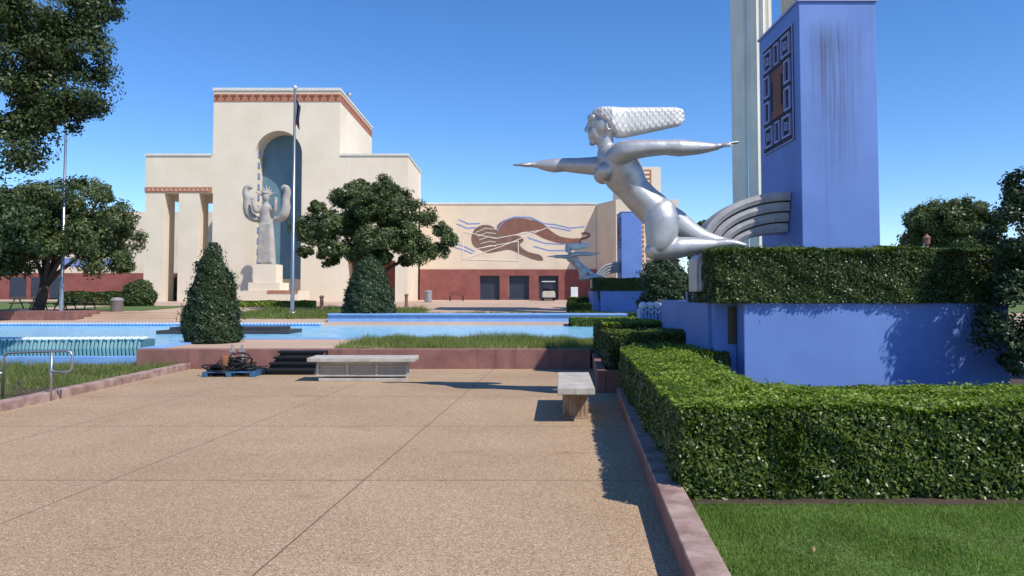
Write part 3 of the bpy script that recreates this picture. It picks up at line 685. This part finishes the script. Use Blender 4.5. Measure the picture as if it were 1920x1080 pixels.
def smooth(pts,k=6):
    out=[];n=len(pts)
    for i in range(n):
        p0,p1,p2,p3=[pts[(i+j)%n] for j in (-1,0,1,2)]
        for t in [q/k for q in range(k)]:
            out.append(tuple(.5*(2*p1[c]+(p2[c]-p0[c])*t+(2*p0[c]-5*p1[c]+4*p2[c]-p3[c])*t*t+(3*p1[c]-p0[c]-3*p2[c]+p3[c])*t**3) for c in (0,1)))
    return out
def mline(pts,w,m,y):
    for i in range(len(pts)-1):
        (x0,y0),(x1,y1)=pts[i],pts[i+1]; L=math.hypot(x1-x0,y1-y0); nx,ny=-(y1-y0)/L*w/2,(x1-x0)/L*w/2
        mpoly([(x0+nx,y0+ny),(x1+nx,y1+ny),(x1-nx,y1-ny),(x0-nx,y0-ny)],m,y+.0007*i)
mpoly(smooth([(932,424),(945,413),(965,409),(990,411),(1015,418),(1032,432),(1050,443),(1072,447),(1086,447),(1088,455),(1070,457),(1045,455),(1020,447),(1000,437),(985,434),(965,440),(948,446),(935,440)]),1,.02)
mpoly(smooth([(884,446),(890,430),(905,422),(922,424),(936,436),(950,442),(972,442),(982,450),(975,460),(990,472),(1012,478),(1018,488),(1000,486),(975,476),(955,468),(930,472),(915,474),(900,468),(888,460)]),0,.03)
mline([(1086,449),(1100,446),(1106,441),(1100,437),(1090,438)],4,1,.014)
for k in range(5):
    mline([(892+k*3,436+k*7),(910+k*3,428+k*8),(930,430+k*8)],1,3,.034)
for pts in ([(860,412),(878,420),(900,419)],[(856,420),(876,428),(892,427)],[(850,456),(870,462),(890,472)],[(852,464),(872,470),(886,476)],[(1000,418),(1040,421),(1068,428),(1096,425)],[(1010,423),(1040,427),(1070,433)],[(990,446),(1020,456),(1050,458),(1090,455)],[(1000,462),(1030,470),(1060,470)]):
    mline(pts,2.4,2,.008)
mline([(930,445),(934,428),(945,414),(965,407),(995,408),(1020,420)],2.4,2,.024)
for pts in ([(868,434),(930,447),(1010,432)],[(868,434),(868,486),(972,489),(972,452)],[(868,486),(940,462),(1030,425)],[(895,466),(972,452)]):
    mline(pts,1.3,3,.036)
mm.obj('mural',[dkbrown,rust,mblue,mwhite],parent=mu)
bk=empty('rear_tower',(SX(1200,450,88),90,1.2),'cream square tower with terracotta ornament panel','building')
mb=MB(); mb.box(SX(1163,450,86),SX(1240,450,86),86,92,1.2,SZ(313,86)); mb.obj('wall',[cream2],parent=bk)
mb=MB(); mb.box(SX(1204,450,86),SX(1222,450,86),85.9,85.99,SZ(360,86),SZ(318,86),0)
for i in range(5): mb.box(SX(1208,450,86),SX(1218,450,86),85.84,85.899,SZ(322+i*8+4,86),SZ(322+i*8,86),1)
mb.obj('ornament_panel',[terra,cream],parent=bk)
mb=MB(); x0,x1=SX(1197,450,56),SX(1224,450,56); mb.box(x0,x1,56,58,.8,SZ(396,56)); 
for i in range(11): mb.box(x0+.15,x0+.4,55.95,55.999,SZ(500-i*9,56),SZ(500-i*9-5,56),1); mb.box(x0+.6,x0+.85,55.95,55.999,SZ(500-i*9,56),SZ(500-i*9-5,56),1)
mb.obj('ornamental_pillar',[cream2,terra],label='cream pillar studded with terracotta blocks',category='pillar')
# ---------------------------------------------------------------- fluted portico at right
d=38
fp=empty('fluted_portico',(SX(1430,450,d),40,.3),'tall stone portico with fluted columns and corner piers','building')
zt2=SZ(-260,d)
mb=MB(); mb.box(SX(1400,465,d),SX(1406,465,d),d+.1,d+2.3,.2,zt2); mb.obj('corner_pier',[columnm],parent=fp)
def fluted(cx,cy,r,name='column'):
    m_=MB(); n=240; v=[];f=[]
    for z in (.2,zt2):
        for k in range(n):
            a=2*math.pi*k/n; rr=r*(1-.20*abs(math.sin(a*6))**.8) ; v.append((cx+rr*math.cos(a),cy+rr*math.sin(a),z))
    for k in range(n): f.append((k,(k+1)%n,n+(k+1)%n,n+k))
    m_.add(v,f); m_.obj(name,[columnm],parent=fp)
rc_=(SX(1446,465,d)-SX(1400,465,d))/2
fluted(SX(1428,465,d),d-.1,rc_)
fluted(SX(1520,465,d),d+2.2,rc_*.8)
mb=MB(); mb.box(SX(1545,465,d),SX(1600,465,d),d+.4,d+3,.2,zt2); mb.obj('corner_pier',[columnm],parent=fp)
mb=MB(); mb.box(SX(1380,465,d),SX(1605,465,d),d-.6,d+4,zt2+.001,zt2+2); mb.obj('entablature',[columnm],parent=fp)
# ---------------------------------------------------------------- far left hall
d=88
lh=empty('side_hall',(SX(100,450,d),92,1.2),'long low cream hall with red brown base and murals','building')
xl0,xl1=SX(-150,450,d),SX(402,450,d)
mb=MB(); mb.box(xl0,xl1,d,98,SZ(512,d),SZ(397,d)); mb.obj('wall',[cream2],parent=lh)
mb=MB(); mb.box(xl0,xl1,d-.05,98,1.1,SZ(512,d)-.01); mb.obj('base_wall',[redwall],parent=lh)
mb=MB(); mb.box(SX(120,480,d),SX(240,480,d),d-.03,d-.001,SZ(500,d),SZ(484,d),0); mb.box(SX(140,480,d),SX(200,480,d),d-.05,d-.031,SZ(484,d),SZ(474,d),1); mb.obj('mural',[mblue,rust],parent=lh)
mb=MB(); mb.box(SX(0,480,d),SX(40,480,d),d-.03,d-.001,SZ(500,d),SZ(480,d),1); mb.obj('mural',[mblue,rust],parent=lh)
for a,c in ((20,50),(95,118),(60,85)):
    mb=MB(); mb.box(SX(a,530,d),SX(c,530,d),d-.12,d-.051,1.2,SZ(520,d)); mb.obj('door',[darkglass],parent=lh)
# ---------------------------------------------------------------- flagpoles
def pole(px,pyb,pyt,dd,r,label,flag=False):
    z0=gz(dd); p=S(px,pyb,dd); x=p.x; zt_=SZ(pyt,dd)
    e=empty('flagpole',(x,dd,z0),label,'flagpole')
    m_=MB(); m_.tube([(x,dd,z0-.05),(x,dd,z0+.3),(x,dd,zt_)],[r*1.3,r,r*.55],14); m_.lathe((x,dd,z0),[(r*2.6,0),(r*2.4,.12),(r*1.5,.2)],16)
    m_.obj('pole',[steel],parent=e,smooth=True)
    m_=MB(); m_.ell((x,dd,zt_+.12),(.14,.14,.14)); m_.obj('finial',[silverw],parent=e,smooth=True)
    if flag:
        m_=MB(); v=[];f=[]; 
        for i in range(14):
            for j in range(9):
                u=j/8; w=i/13; v.append((x+.07+u*.26*(1-.25*math.sin(w*3)),dd+.10*math.sin(u*14+w*3),zt_-.5-w*1.5-u*.5))
        for i in range(13):
            for j in range(8): f.append((i*9+j,i*9+j+1,i*9+j+10,i*9+j+9))
        m_.add(v,f); m_.m=[ (0 if (k//8)<10 else 1) for k in range(len(f))]
        m_.obj('flag',[M('flag_blue',(.02,.03,.08),rough=.8),M('flag_red',(.12,.03,.04),rough=.8)],parent=e,smooth=True)
pole(548,585,168,45,.12,'tall silver flagpole with furled dark flag',True)
pole(115,580,238,43,.11,'slender silver flagpole beside shade tree')
# ---------------------------------------------------------------- trees
ex=[tuple(S(px_,py_,16.5)) for px_,py_ in ((20,30),(70,60),(120,30),(160,10),(190,0),(40,110),(100,100),(140,85),(160,120),(30,170),(90,165),(135,165),(150,190),(20,230),(70,225),(40,262),(5,280),(110,225))]
tree((SX(-330,560,17),17,0),(-13.8,16.5,7.9),(3.9,3.5,4.0),60,.72,190000,.042,oakl2,'large dark green live oak overhanging the plaza',trunk_r=.4,name='oak_tree',seed=3,low=-.95,gap=.4,limbs=3,extra=ex)
tree((SX(70,570,45),45,gz(45)),(SX(108,440,45),45,SZ(440,45)+.1),(5.4,4.2,3.5),80,1.1,95000,.095,oakl,'spreading green shade tree on the terrace lawn',trunk_r=.32,name='oak_tree',seed=5,gap=.35)
tree((SX(-60,570,40),40,gz(41)),(SX(-40,440,40),40,SZ(450,40)),(4,3.6,3.2),26,1.2,30000,.11,oakl2,'spreading shade tree at edge of terrace',trunk_r=.3,name='oak_tree',seed=6)
ex=[tuple(S(px_,py_,49.5)) for px_,py_ in ((595,390),(650,362),(735,362),(790,400),(828,430),(820,470),(585,440),(572,472),(615,482),(660,475),(710,480),(775,472),(650,425),(725,420),(840,450))]
tree((SX(692,570,50),50,gz(50)),(SX(696,425,50),50,SZ(427,50)),(5.1,4.2,3.2),52,.95,120000,.09,oakl,'rounded live oak in front of the cream hall',trunk_r=.3,name='oak_tree',seed=17,gap=.35,low=-1,limbs=9,extra=ex)
shrub((SX(397,640,20),20,.35),.73,2.6,30000,.032,conel,'tall conical clipped holly behind brown wall',([0,.05,.15,.35,.6,.8,.93,1],[.85,.97,1,.94,.74,.5,.25,.04]),name='conical_holly',lumpa=.09,lumps=3)
shrub((SX(692,592,42),42,.35),1.42,3.5,30000,.05,conel,'broad conical clipped holly beside pool border',([0,.08,.2,.4,.65,.85,1],[.88,1,1,.88,.66,.42,.05]),name='conical_holly',lumpa=.12,lumps=2.5)
shrub((SX(1250,600,19.5),19.5,.3),.66,2.4,22000,.035,conel,'dark evergreen bush behind planter hedges',([0,.1,.4,.75,.92,1],[.8,1,1,.85,.5,.05]),name='evergreen_bush',lumpa=.12)
tree((SX(1300,600,24),24,0),(SX(1325,440,24),24,SZ(450,24)),(.8,.9,1.0),14,.4,9000,.06,oakl,'small green tree behind curved silver ribbon',trunk_r=.08,name='small_tree',seed=12)
tree((SX(1785,560,34),34,0),(SX(1785,420,34),34,SZ(432,34)),(2.5,2.3,1.6),46,.7,70000,.065,oakl,'rounded green tree beyond the hedge',trunk_r=.2,name='oak_tree',seed=14,gap=.3,low=-1)
ex=[tuple(S(px_,py_,10.3)) for px_,py_ in ((1915,380),(1908,430),(1900,480),(1897,530),(1900,580),(1895,630),(1905,680),(1922,350))]
tree((8.3,10.6,0),(7.85,10.3,1.7),(.95,.9,1.45),56,.40,130000,.030,conel,'dark broadleaf tree at end of blue plinth',trunk_r=.12,name='holly_tree',seed=21,gap=.2,low=-1,extra=ex)
tree((12.2,14.2,0),(11.2,14.2,2.3),(1.5,1.4,1.6),34,.6,50000,.04,oakl2,'dark leafy tree behind blue plinth',trunk_r=.14,name='holly_tree',seed=22,gap=.3,low=-1)
for i,(px,h) in enumerate(((1690,4.2),(1860,5.0),(1960,5.0),(1600,3.5))):
    tree((SX(px,560,60),60,gz(60)),(SX(px,500,60),60,gz(60)+h*.55),(3.2,2.4,h*.45),14,1.1,9000,.17,oakl2,'distant green tree on the horizon',trunk_r=.2,name='background_tree',seed=30+i)
hedge([(SX(125,530,60),SX(240,530,60),59,60.5,gz(60),gz(60)+1.0)],420,.09,hedged,'long low hedge on the terrace lawn',lumpa=.06)
hedge([(SX(445,565,56),SX(592,565,56),55,56.2,gz(56),gz(56)+.42)],500,.08,hedgel,'low clipped hedge before pedestal',lumpa=.05)
shrub((SX(262,530,58),58,gz(58)),1.2,2.0,6000,.08,hedged,'rounded clipped shrub beside portico',([0,.3,.6,.85,1],[.8,1,.9,.6,.05]),name='round_shrub')
shrub((SX(330,530,75),75,gz(75)),1.5,2.2,5000,.1,hedged,'rounded clipped shrub behind portico piers',([0,.3,.6,.85,1],[.8,1,.9,.6,.05]),name='round_shrub')
for (a,c,dd,h) in ((1065,1110,46,.55),(1070,1195,38,.55),(1066,1120,52,.8)):
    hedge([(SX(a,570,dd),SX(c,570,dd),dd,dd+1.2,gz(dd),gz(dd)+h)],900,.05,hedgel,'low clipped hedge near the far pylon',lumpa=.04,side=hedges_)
# ---------------------------------------------------------------- street furniture
bx0,bx1=SX(579,675,14.6),SX(779,675,14.6)
e=empty('concrete_bench',((bx0+bx1)/2,14.8,0),'long pale concrete bench with louvred panel body','bench')
mb=MB(); mb.box(bx0,bx1,14.45,15.15,.37,.45); mb.obj('seat',[conc],parent=e,bevel=.012)
mb=MB(); a,c=bx0+.17,bx1-.17; mb.box(a,c,14.62,15.0,.09,.369); mb.box(a+.02,c-.02,14.58,15.04,.0,.06); mb.box(a-.02,c+.02,14.585,14.619,.33,.365); mb.box(a-.02,c+.02,14.585,14.619,.09,.12)
for k in range(4): 
    x=a+(c-a)*k/3; mb.box(x-.03,x+.03,14.585,14.619,.121,.329)
mb.obj('base',[conc],parent=e,bevel=.006)
mb=MB()
for p in range(3):
    xa_=a+(c-a)*p/3+.04; xb_=a+(c-a)*(p+1)/3-.04
    for k in range(7): mb.box(xa_,xb_,14.60,14.618,.135+k*.027,.150+k*.027)
mb.obj('louvre',[M('beige_louvre',(.52,.43,.32),rough=.7)],parent=e)
e=empty('stone_bench',(1.0,10.7,0),'pale stone slab bench on ribbed weathered supports','bench')
mb=MB(); mb.box(.0,.47,9.75,11.75,.36,.45,0,0); 
mb.v=[(x+.57+(y-9.75)*.06,y,z) for x,y,z in mb.v]; mb.obj('seat',[conc],parent=e,bevel=.012)
for yy in (10.15,11.0):
    mb=MB(); x0=.66+(yy-9.75)*.06
    for k in range(6): mb.box(x0+k*.052,x0+k*.052+.046,yy-.0,yy+.35,.03,.335)
    mb.box(x0+.01,x0+.30,yy+.01,yy+.34,.0,.345); mb.box(x0-.015,x0+.325,yy-.02,yy+.37,.0,.03)
    mb.box(x0-.01,x0+.32,yy-.01,yy+.36,.3355,.3595)
    mb.obj('support',[conc_tan],parent=e,bevel=.004)
e=empty('portable_steps',(-4.55,16.4,0),'black portable stage steps against brown wall','steps')
for i in range(4):
    mb=MB(); mb.box(-5.03,-4.02,15.75+i*.30,16.08+i*.30,.08+i*.10,.12+i*.10); mb.box(-4.99,-4.06,15.80+i*.30,15.82+i*.30,.02+i*.10,.079+i*.10); mb.obj('tread',[black],parent=e,bevel=.005)
for x in (-5.03,-4.05):
    mb=MB(); mb.add([(x,15.78,0),(x,16.98,0),(x,16.98,.38),(x,15.78,.05),(x+.03,15.78,0),(x+.03,16.98,0),(x+.03,16.98,.38),(x+.03,15.78,.05)],[(0,1,2,3),(7,6,5,4),(0,4,5,1),(1,5,6,2),(2,6,7,3),(3,7,4,0)])
    mb.obj('stringer',[black],parent=e)
px0,px1=-6.12,-5.08
e=empty('blue_pallet',(-5.6,15.7,0),'faded blue wooden pallet on the paving','pallet')
mb=MB()
for k in range(6): mb.box(px0,px1,15.35+k*.15,15.35+k*.15+.11,.08,.10)
for k in range(3): mb.box(px0+k*.47,px0+k*.47+.1,15.34,16.22,.0,.079)
mb.obj('deck',[palletb],parent=e,bevel=.004)
rd=random.Random(11)
mb=MB()
for k in range(52):
    cx_,cy_=-5.6+rd.uniform(-.34,.36),15.75+rd.uniform(-.2,.2); rr_=rd.uniform(.07,.24); cen_=max(0,1-abs(cx_+5.6)/.44)
    z_=.115+cen_*rd.uniform(0,.20); tl=rd.uniform(-1,1)*.8*cen_; t2=rd.uniform(-1,1)*.6*cen_; wob=rd.uniform(.1,.35); ph=rd.uniform(0,6)
    pts=[(cx_+rr_*(1.2+wob*math.sin(2*a+ph))*math.cos(a),cy_+rr_*(.8+wob*math.cos(3*a+ph))*math.sin(a),max(.115,z_+rr_*(tl*math.sin(a)+t2*math.cos(a)))) for a in [2*math.pi*i/22 for i in range(23)]]
    mb.tube(pts,[rd.choice((.010,.013,.017))]*23,6,up=(0,0,1))
mb.obj('coiled_cables',[black],label='tangled heap of black cables lying on pallet',category='cables',smooth=True)
e=empty('bucket_and_stands',(-5.75,15.8,.13),'rusty orange bucket with grey stand posts on pallet','equipment')  # just a bucket and two stand posts, no lamp
mb=MB(); mb.lathe((-5.74,15.52,.10),[(.055,0),(.06,.1),(.07,.18),(.085,.30),(.08,.31)],16); mb.obj('bucket',[orange],parent=e,smooth=True)
for x in (-5.74,-5.54):
    mb=MB(); mb.tube([(x,15.95,.10),(x,15.95,.60)],[.028,.028],8); mb.box(x-.05,x+.05,15.9,16.0,.45,.5); mb.obj('stand',[greym],parent=e)
yy=11.9; xo=SX(5,740,yy)
e=empty('handrail',(xo,yy,0),'bent tubular steel handrail beside grassy bed','handrail')
x1_=SX(95,740,yy); x2_=SX(135,700,yy)
mb=MB(); mb.tube([(xo-.0,yy,0),(xo,yy,.66),(xo+.03,yy,.71),(xo+.1,yy,.735),(x2_-.1,yy+.0,.76),(x2_-.03,yy,.74),(x2_,yy,.69),(x2_,yy,.5),(x2_-.03,yy,.46),(x2_-.1,yy,.44),(x1_,yy,.44)],[.02]*11,10); mb.tube([(x1_,yy,0),(x1_,yy,.75)],[.02,.02],10)
mb.tube([(xo-1,yy,.40),(xo,yy,.42)],[.018,.018],8)
mb.obj('rail',[steel],parent=e,smooth=True)
def can(px,pyb,dd,mat,label,h=1.05,r=.33):
    z=gz(dd); x=SX(px,pyb,dd); e=empty('litter_bin',(x,dd,z),label,'bin')
    m_=MB(); m_.lathe((x,dd,z),[(r*.95,0),(r,.05),(r,h*.82)],20); m_.obj('body',[mat],parent=e,smooth=False)
    m_=MB(); m_.lathe((x,dd,z+h*.82),[(r*1.08,.001),(r*1.08,.06),(r*.7,h*.16),(.05,h*.18)],20); m_.obj('lid',[greym],parent=e)
can(219,586,44,M('bin_slats',(.16,.13,.11),rough=.7),'brown slatted litter bin with domed lid'); can(803,563,68,greym,'grey round litter bin near hall entrance')
for px,pyb,dd in ((603,578,48),(762,572,54)):
    z=gz(dd); x=SX(px,pyb,dd); m_=MB(); m_.lathe((x,dd,z-.02),[(.17,0),(.17,.1),(.12,.14),(.11,.85),(.15,.88),(.15,.95),(.05,1.02)],14); m_.obj('bollard',[brown],label='red brown bollard light on the terrace',category='bollard',smooth=False,group='bollards on the terrace')
def picnic(px,dd):
    x=SX(px,570,dd); z=gz(dd); e=empty('picnic_table',(x,dd,z),'dark picnic table with benches on lawn','table')
    m_=MB(); m_.box(x-.9,x+.9,dd-.4,dd+.4,z+.72,z+.78); m_.obj('table_top',[wood],parent=e)
    for s_ in (-1,1):
        m_=MB(); m_.box(x-.9,x+.9,dd+s_*.75-.14,dd+s_*.75+.14,z+.42,z+.47); m_.obj('seat',[wood],parent=e)
    for s_ in (-1,1):
        m_=MB(); xx=x+s_*.65
        m_.tube([(xx,dd-.75,z),(xx,dd-.2,z+.72)],[.04,.04],6); m_.tube([(xx,dd+.75,z),(xx,dd+.2,z+.72)],[.04,.04],6); m_.tube([(xx,dd-.8,z+.40),(xx,dd+.8,z+.40)],[.035,.035],6); m_.obj('leg',[black],parent=e)
picnic(95,50); picnic(150,51); picnic(50,52)
x=SX(856,560,72); z=gz(72); e=empty('park_bench',(x,72,z),'red brown park bench against mural hall wall','bench')
mb=MB(); mb.box(x-.75,x+.75,71.8,72.25,z+.42,z+.48); mb.obj('seat',[redwall],parent=e)
mb=MB(); mb.box(x-.75,x+.75,72.25,72.31,z+.5,z+.9); mb.obj('backrest',[redwall],parent=e)
for s_ in (-.6,.6):
    mb=MB(); mb.box(x+s_-.05,x+s_+.05,71.85,72.2,z,z+.419); mb.obj('leg',[black],parent=e)
dd=73; x=SX(1028,560,dd); z=gz(dd); e=empty('golf_cart',(x,dd,z),'white golf cart with roof parked by doors','golf cart')
mb=MB(); mb.prism([(x-.6,z+.3),(x+.6,z+.3),(x+.6,z+.75),(x+.5,z+.9),(x-.5,z+.9),(x-.6,z+.75)],dd-1.1,dd-.6); mb.box(x-.6,x+.6,dd-.599,dd+1.1,z+.25,z+.5); mb.obj('body',[M('cart_cream',(.55,.5,.4),rough=.4)],parent=e,bevel=.04)
mb=MB(); mb.box(x-.62,x+.62,dd-1.0,dd+1.1,z+1.75,z+1.83); mb.obj('roof',[white],parent=e,bevel=.03)
mb=MB(); mb.box(x-.5,x+.5,dd+.1,dd+.6,z+.501,z+.75); mb.box(x-.5,x+.5,dd+.6,dd+.7,z+.6,z+1.15); mb.obj('seat',[black],parent=e,bevel=.03)
for sx in (-.55,.55):
    mb=MB(); mb.tube([(x+sx,dd-.8,z+.88),(x+sx,dd-.6,z+1.76)],[.025,.025],6); mb.obj('roof_post',[black],parent=e)
    mb=MB(); mb.tube([(x+sx,dd+.95,z+.5),(x+sx,dd+.9,z+1.76)],[.025,.025],6); mb.obj('roof_post',[black],parent=e)
for sx in (-.52,.52):
    for sy in (-.75,.8):
        mb=MB(); mb.tube([(x+sx-.09,dd+sy,z+.24),(x+sx+.09,dd+sy,z+.24)],[.24,.24],18,up=(0,0,1)); mb.obj('wheel',[black],parent=e)
dd=66; x=SX(1077,555,dd); z=gz(dd); e=empty('notice_board',(x,dd,z),'small plain white notice board on two posts','sign')
mb=MB(); mb.box(x-.3,x+.3,dd-.02,dd+.02,z+.45,z+1.35); mb.obj('panel',[white],parent=e,bevel=.01)
for s_ in (-.25,.25):
    mb=MB(); mb.box(x+s_-.03,x+s_+.03,dd-.02,dd+.02,z,z+.449); mb.obj('post',[greym],parent=e)
# blue fountain pieces with white wave crests, between hedge and dark bush
e=empty('wave_fountain',(3.1,17.7,.3),'blue ribbed fountain piece with white wave crest','fountain')
x0,x1=SX(1200,590,17.5),SX(1252,590,17.5); zc=SZ(574,17.5)
mb=MB(); mb.box(x0,x1,17.5,17.9,.3,zc-.06); 
for k in range(8):
    xx=x0+(x1-x0)*(k+.5)/8; mb.tube([(xx,17.48,.6),(xx,17.45,zc-.04)],[.03,.03],8)
mb.obj('body',[pblue],parent=e)
mb=MB()
for k in range(4):
    xx=x0+(x1-x0)*(k+.5)/4; mb.ell((xx,17.58,zc),(.095,.2,.10),seg=12,rings=8); mb.tube([(xx-.07,17.42,zc-.08),(xx,17.40,zc-.15),(xx+.07,17.42,zc-.08)],[.018]*3,6)
mb.obj('wave_crest',[white],parent=e,smooth=True)
dd=28; x=SX(1738,450,dd); e=empty('street_lamp',(x,dd,0),'brown lantern lamp post behind hedge','lamp')
mb=MB(); mb.tube([(x,dd,0),(x,dd,SZ(458,dd))],[.07,.05],10); mb.obj('post',[brown],parent=e)
mb=MB(); zz=SZ(460,dd); mb.lathe((x,dd,zz),[(.06,0),(.10,.05),(.12,.26),(.15,.27),(.04,.38),(.02,.42)],8); mb.obj('lantern',[brown],parent=e)
rdn=np.random.default_rng(5); n=26
P=np.stack([1.6+rdn.random(n)*3.2,4.2+rdn.random(n)*1.8,np.full(n,.13)],1)
foliage('dead_leaves',P,np.tile([0,0,1.],(n,1)),.016,[M('dead_leaf',(.32,.2,.1),rough=.9)],kind='stuff',label='dry brown leaves scattered on the lawn',category='leaves')
# ---------------------------------------------------------------- light, camera
sd=Vector((.66,-.55,1.0)).normalized()
el=math.asin(sd.z); az_=math.atan2(sd.x,sd.y)
w=bpy.data.worlds.new('World'); sc.world=w; w.use_nodes=True; nt=w.node_tree
bg=nt.nodes['Background']; sky=nt.nodes.new('ShaderNodeTexSky'); sky.sky_type='NISHITA'; sky.sun_disc=False
sky.sun_elevation=el; sky.sun_rotation=az_; sky.air_density=1.0; sky.dust_density=.0; sky.ozone_density=4.0; sky.altitude=1500
hs=nt.nodes.new('ShaderNodeHueSaturation'); hs.inputs['Saturation'].default_value=1.22; hs.inputs['Value'].default_value=1.25; hs.inputs['Hue'].default_value=.506
nt.links.new(sky.outputs[0],hs.inputs['Color']); nt.links.new(hs.outputs[0],bg.inputs[0]); bg.inputs[1].default_value=.15
sl=bpy.data.lights.new('sun','SUN'); sl.energy=4.9; sl.angle=math.radians(.53); sl.color=(1,.945,.86)
so=bpy.data.objects.new('sun',sl); sc.collection.objects.link(so); so.rotation_euler=(-sd).to_track_quat('-Z','Y').to_euler(); so.location=(20,-20,40)
cam=bpy.data.cameras.new('camera'); co=bpy.data.objects.new('camera',cam); sc.collection.objects.link(co)
co.location=(0,0,EYE); co.rotation_euler=(math.pi/2+TH,0,0); cam.sensor_width=36; cam.lens=F/1920*36
cam.shift_y=-(540-CY)/1920; cam.clip_end=6000; cam.clip_start=.05
sc.camera=co
sc.view_settings.view_transform='Standard'; sc.view_settings.look='None'; sc.view_settings.exposure=0
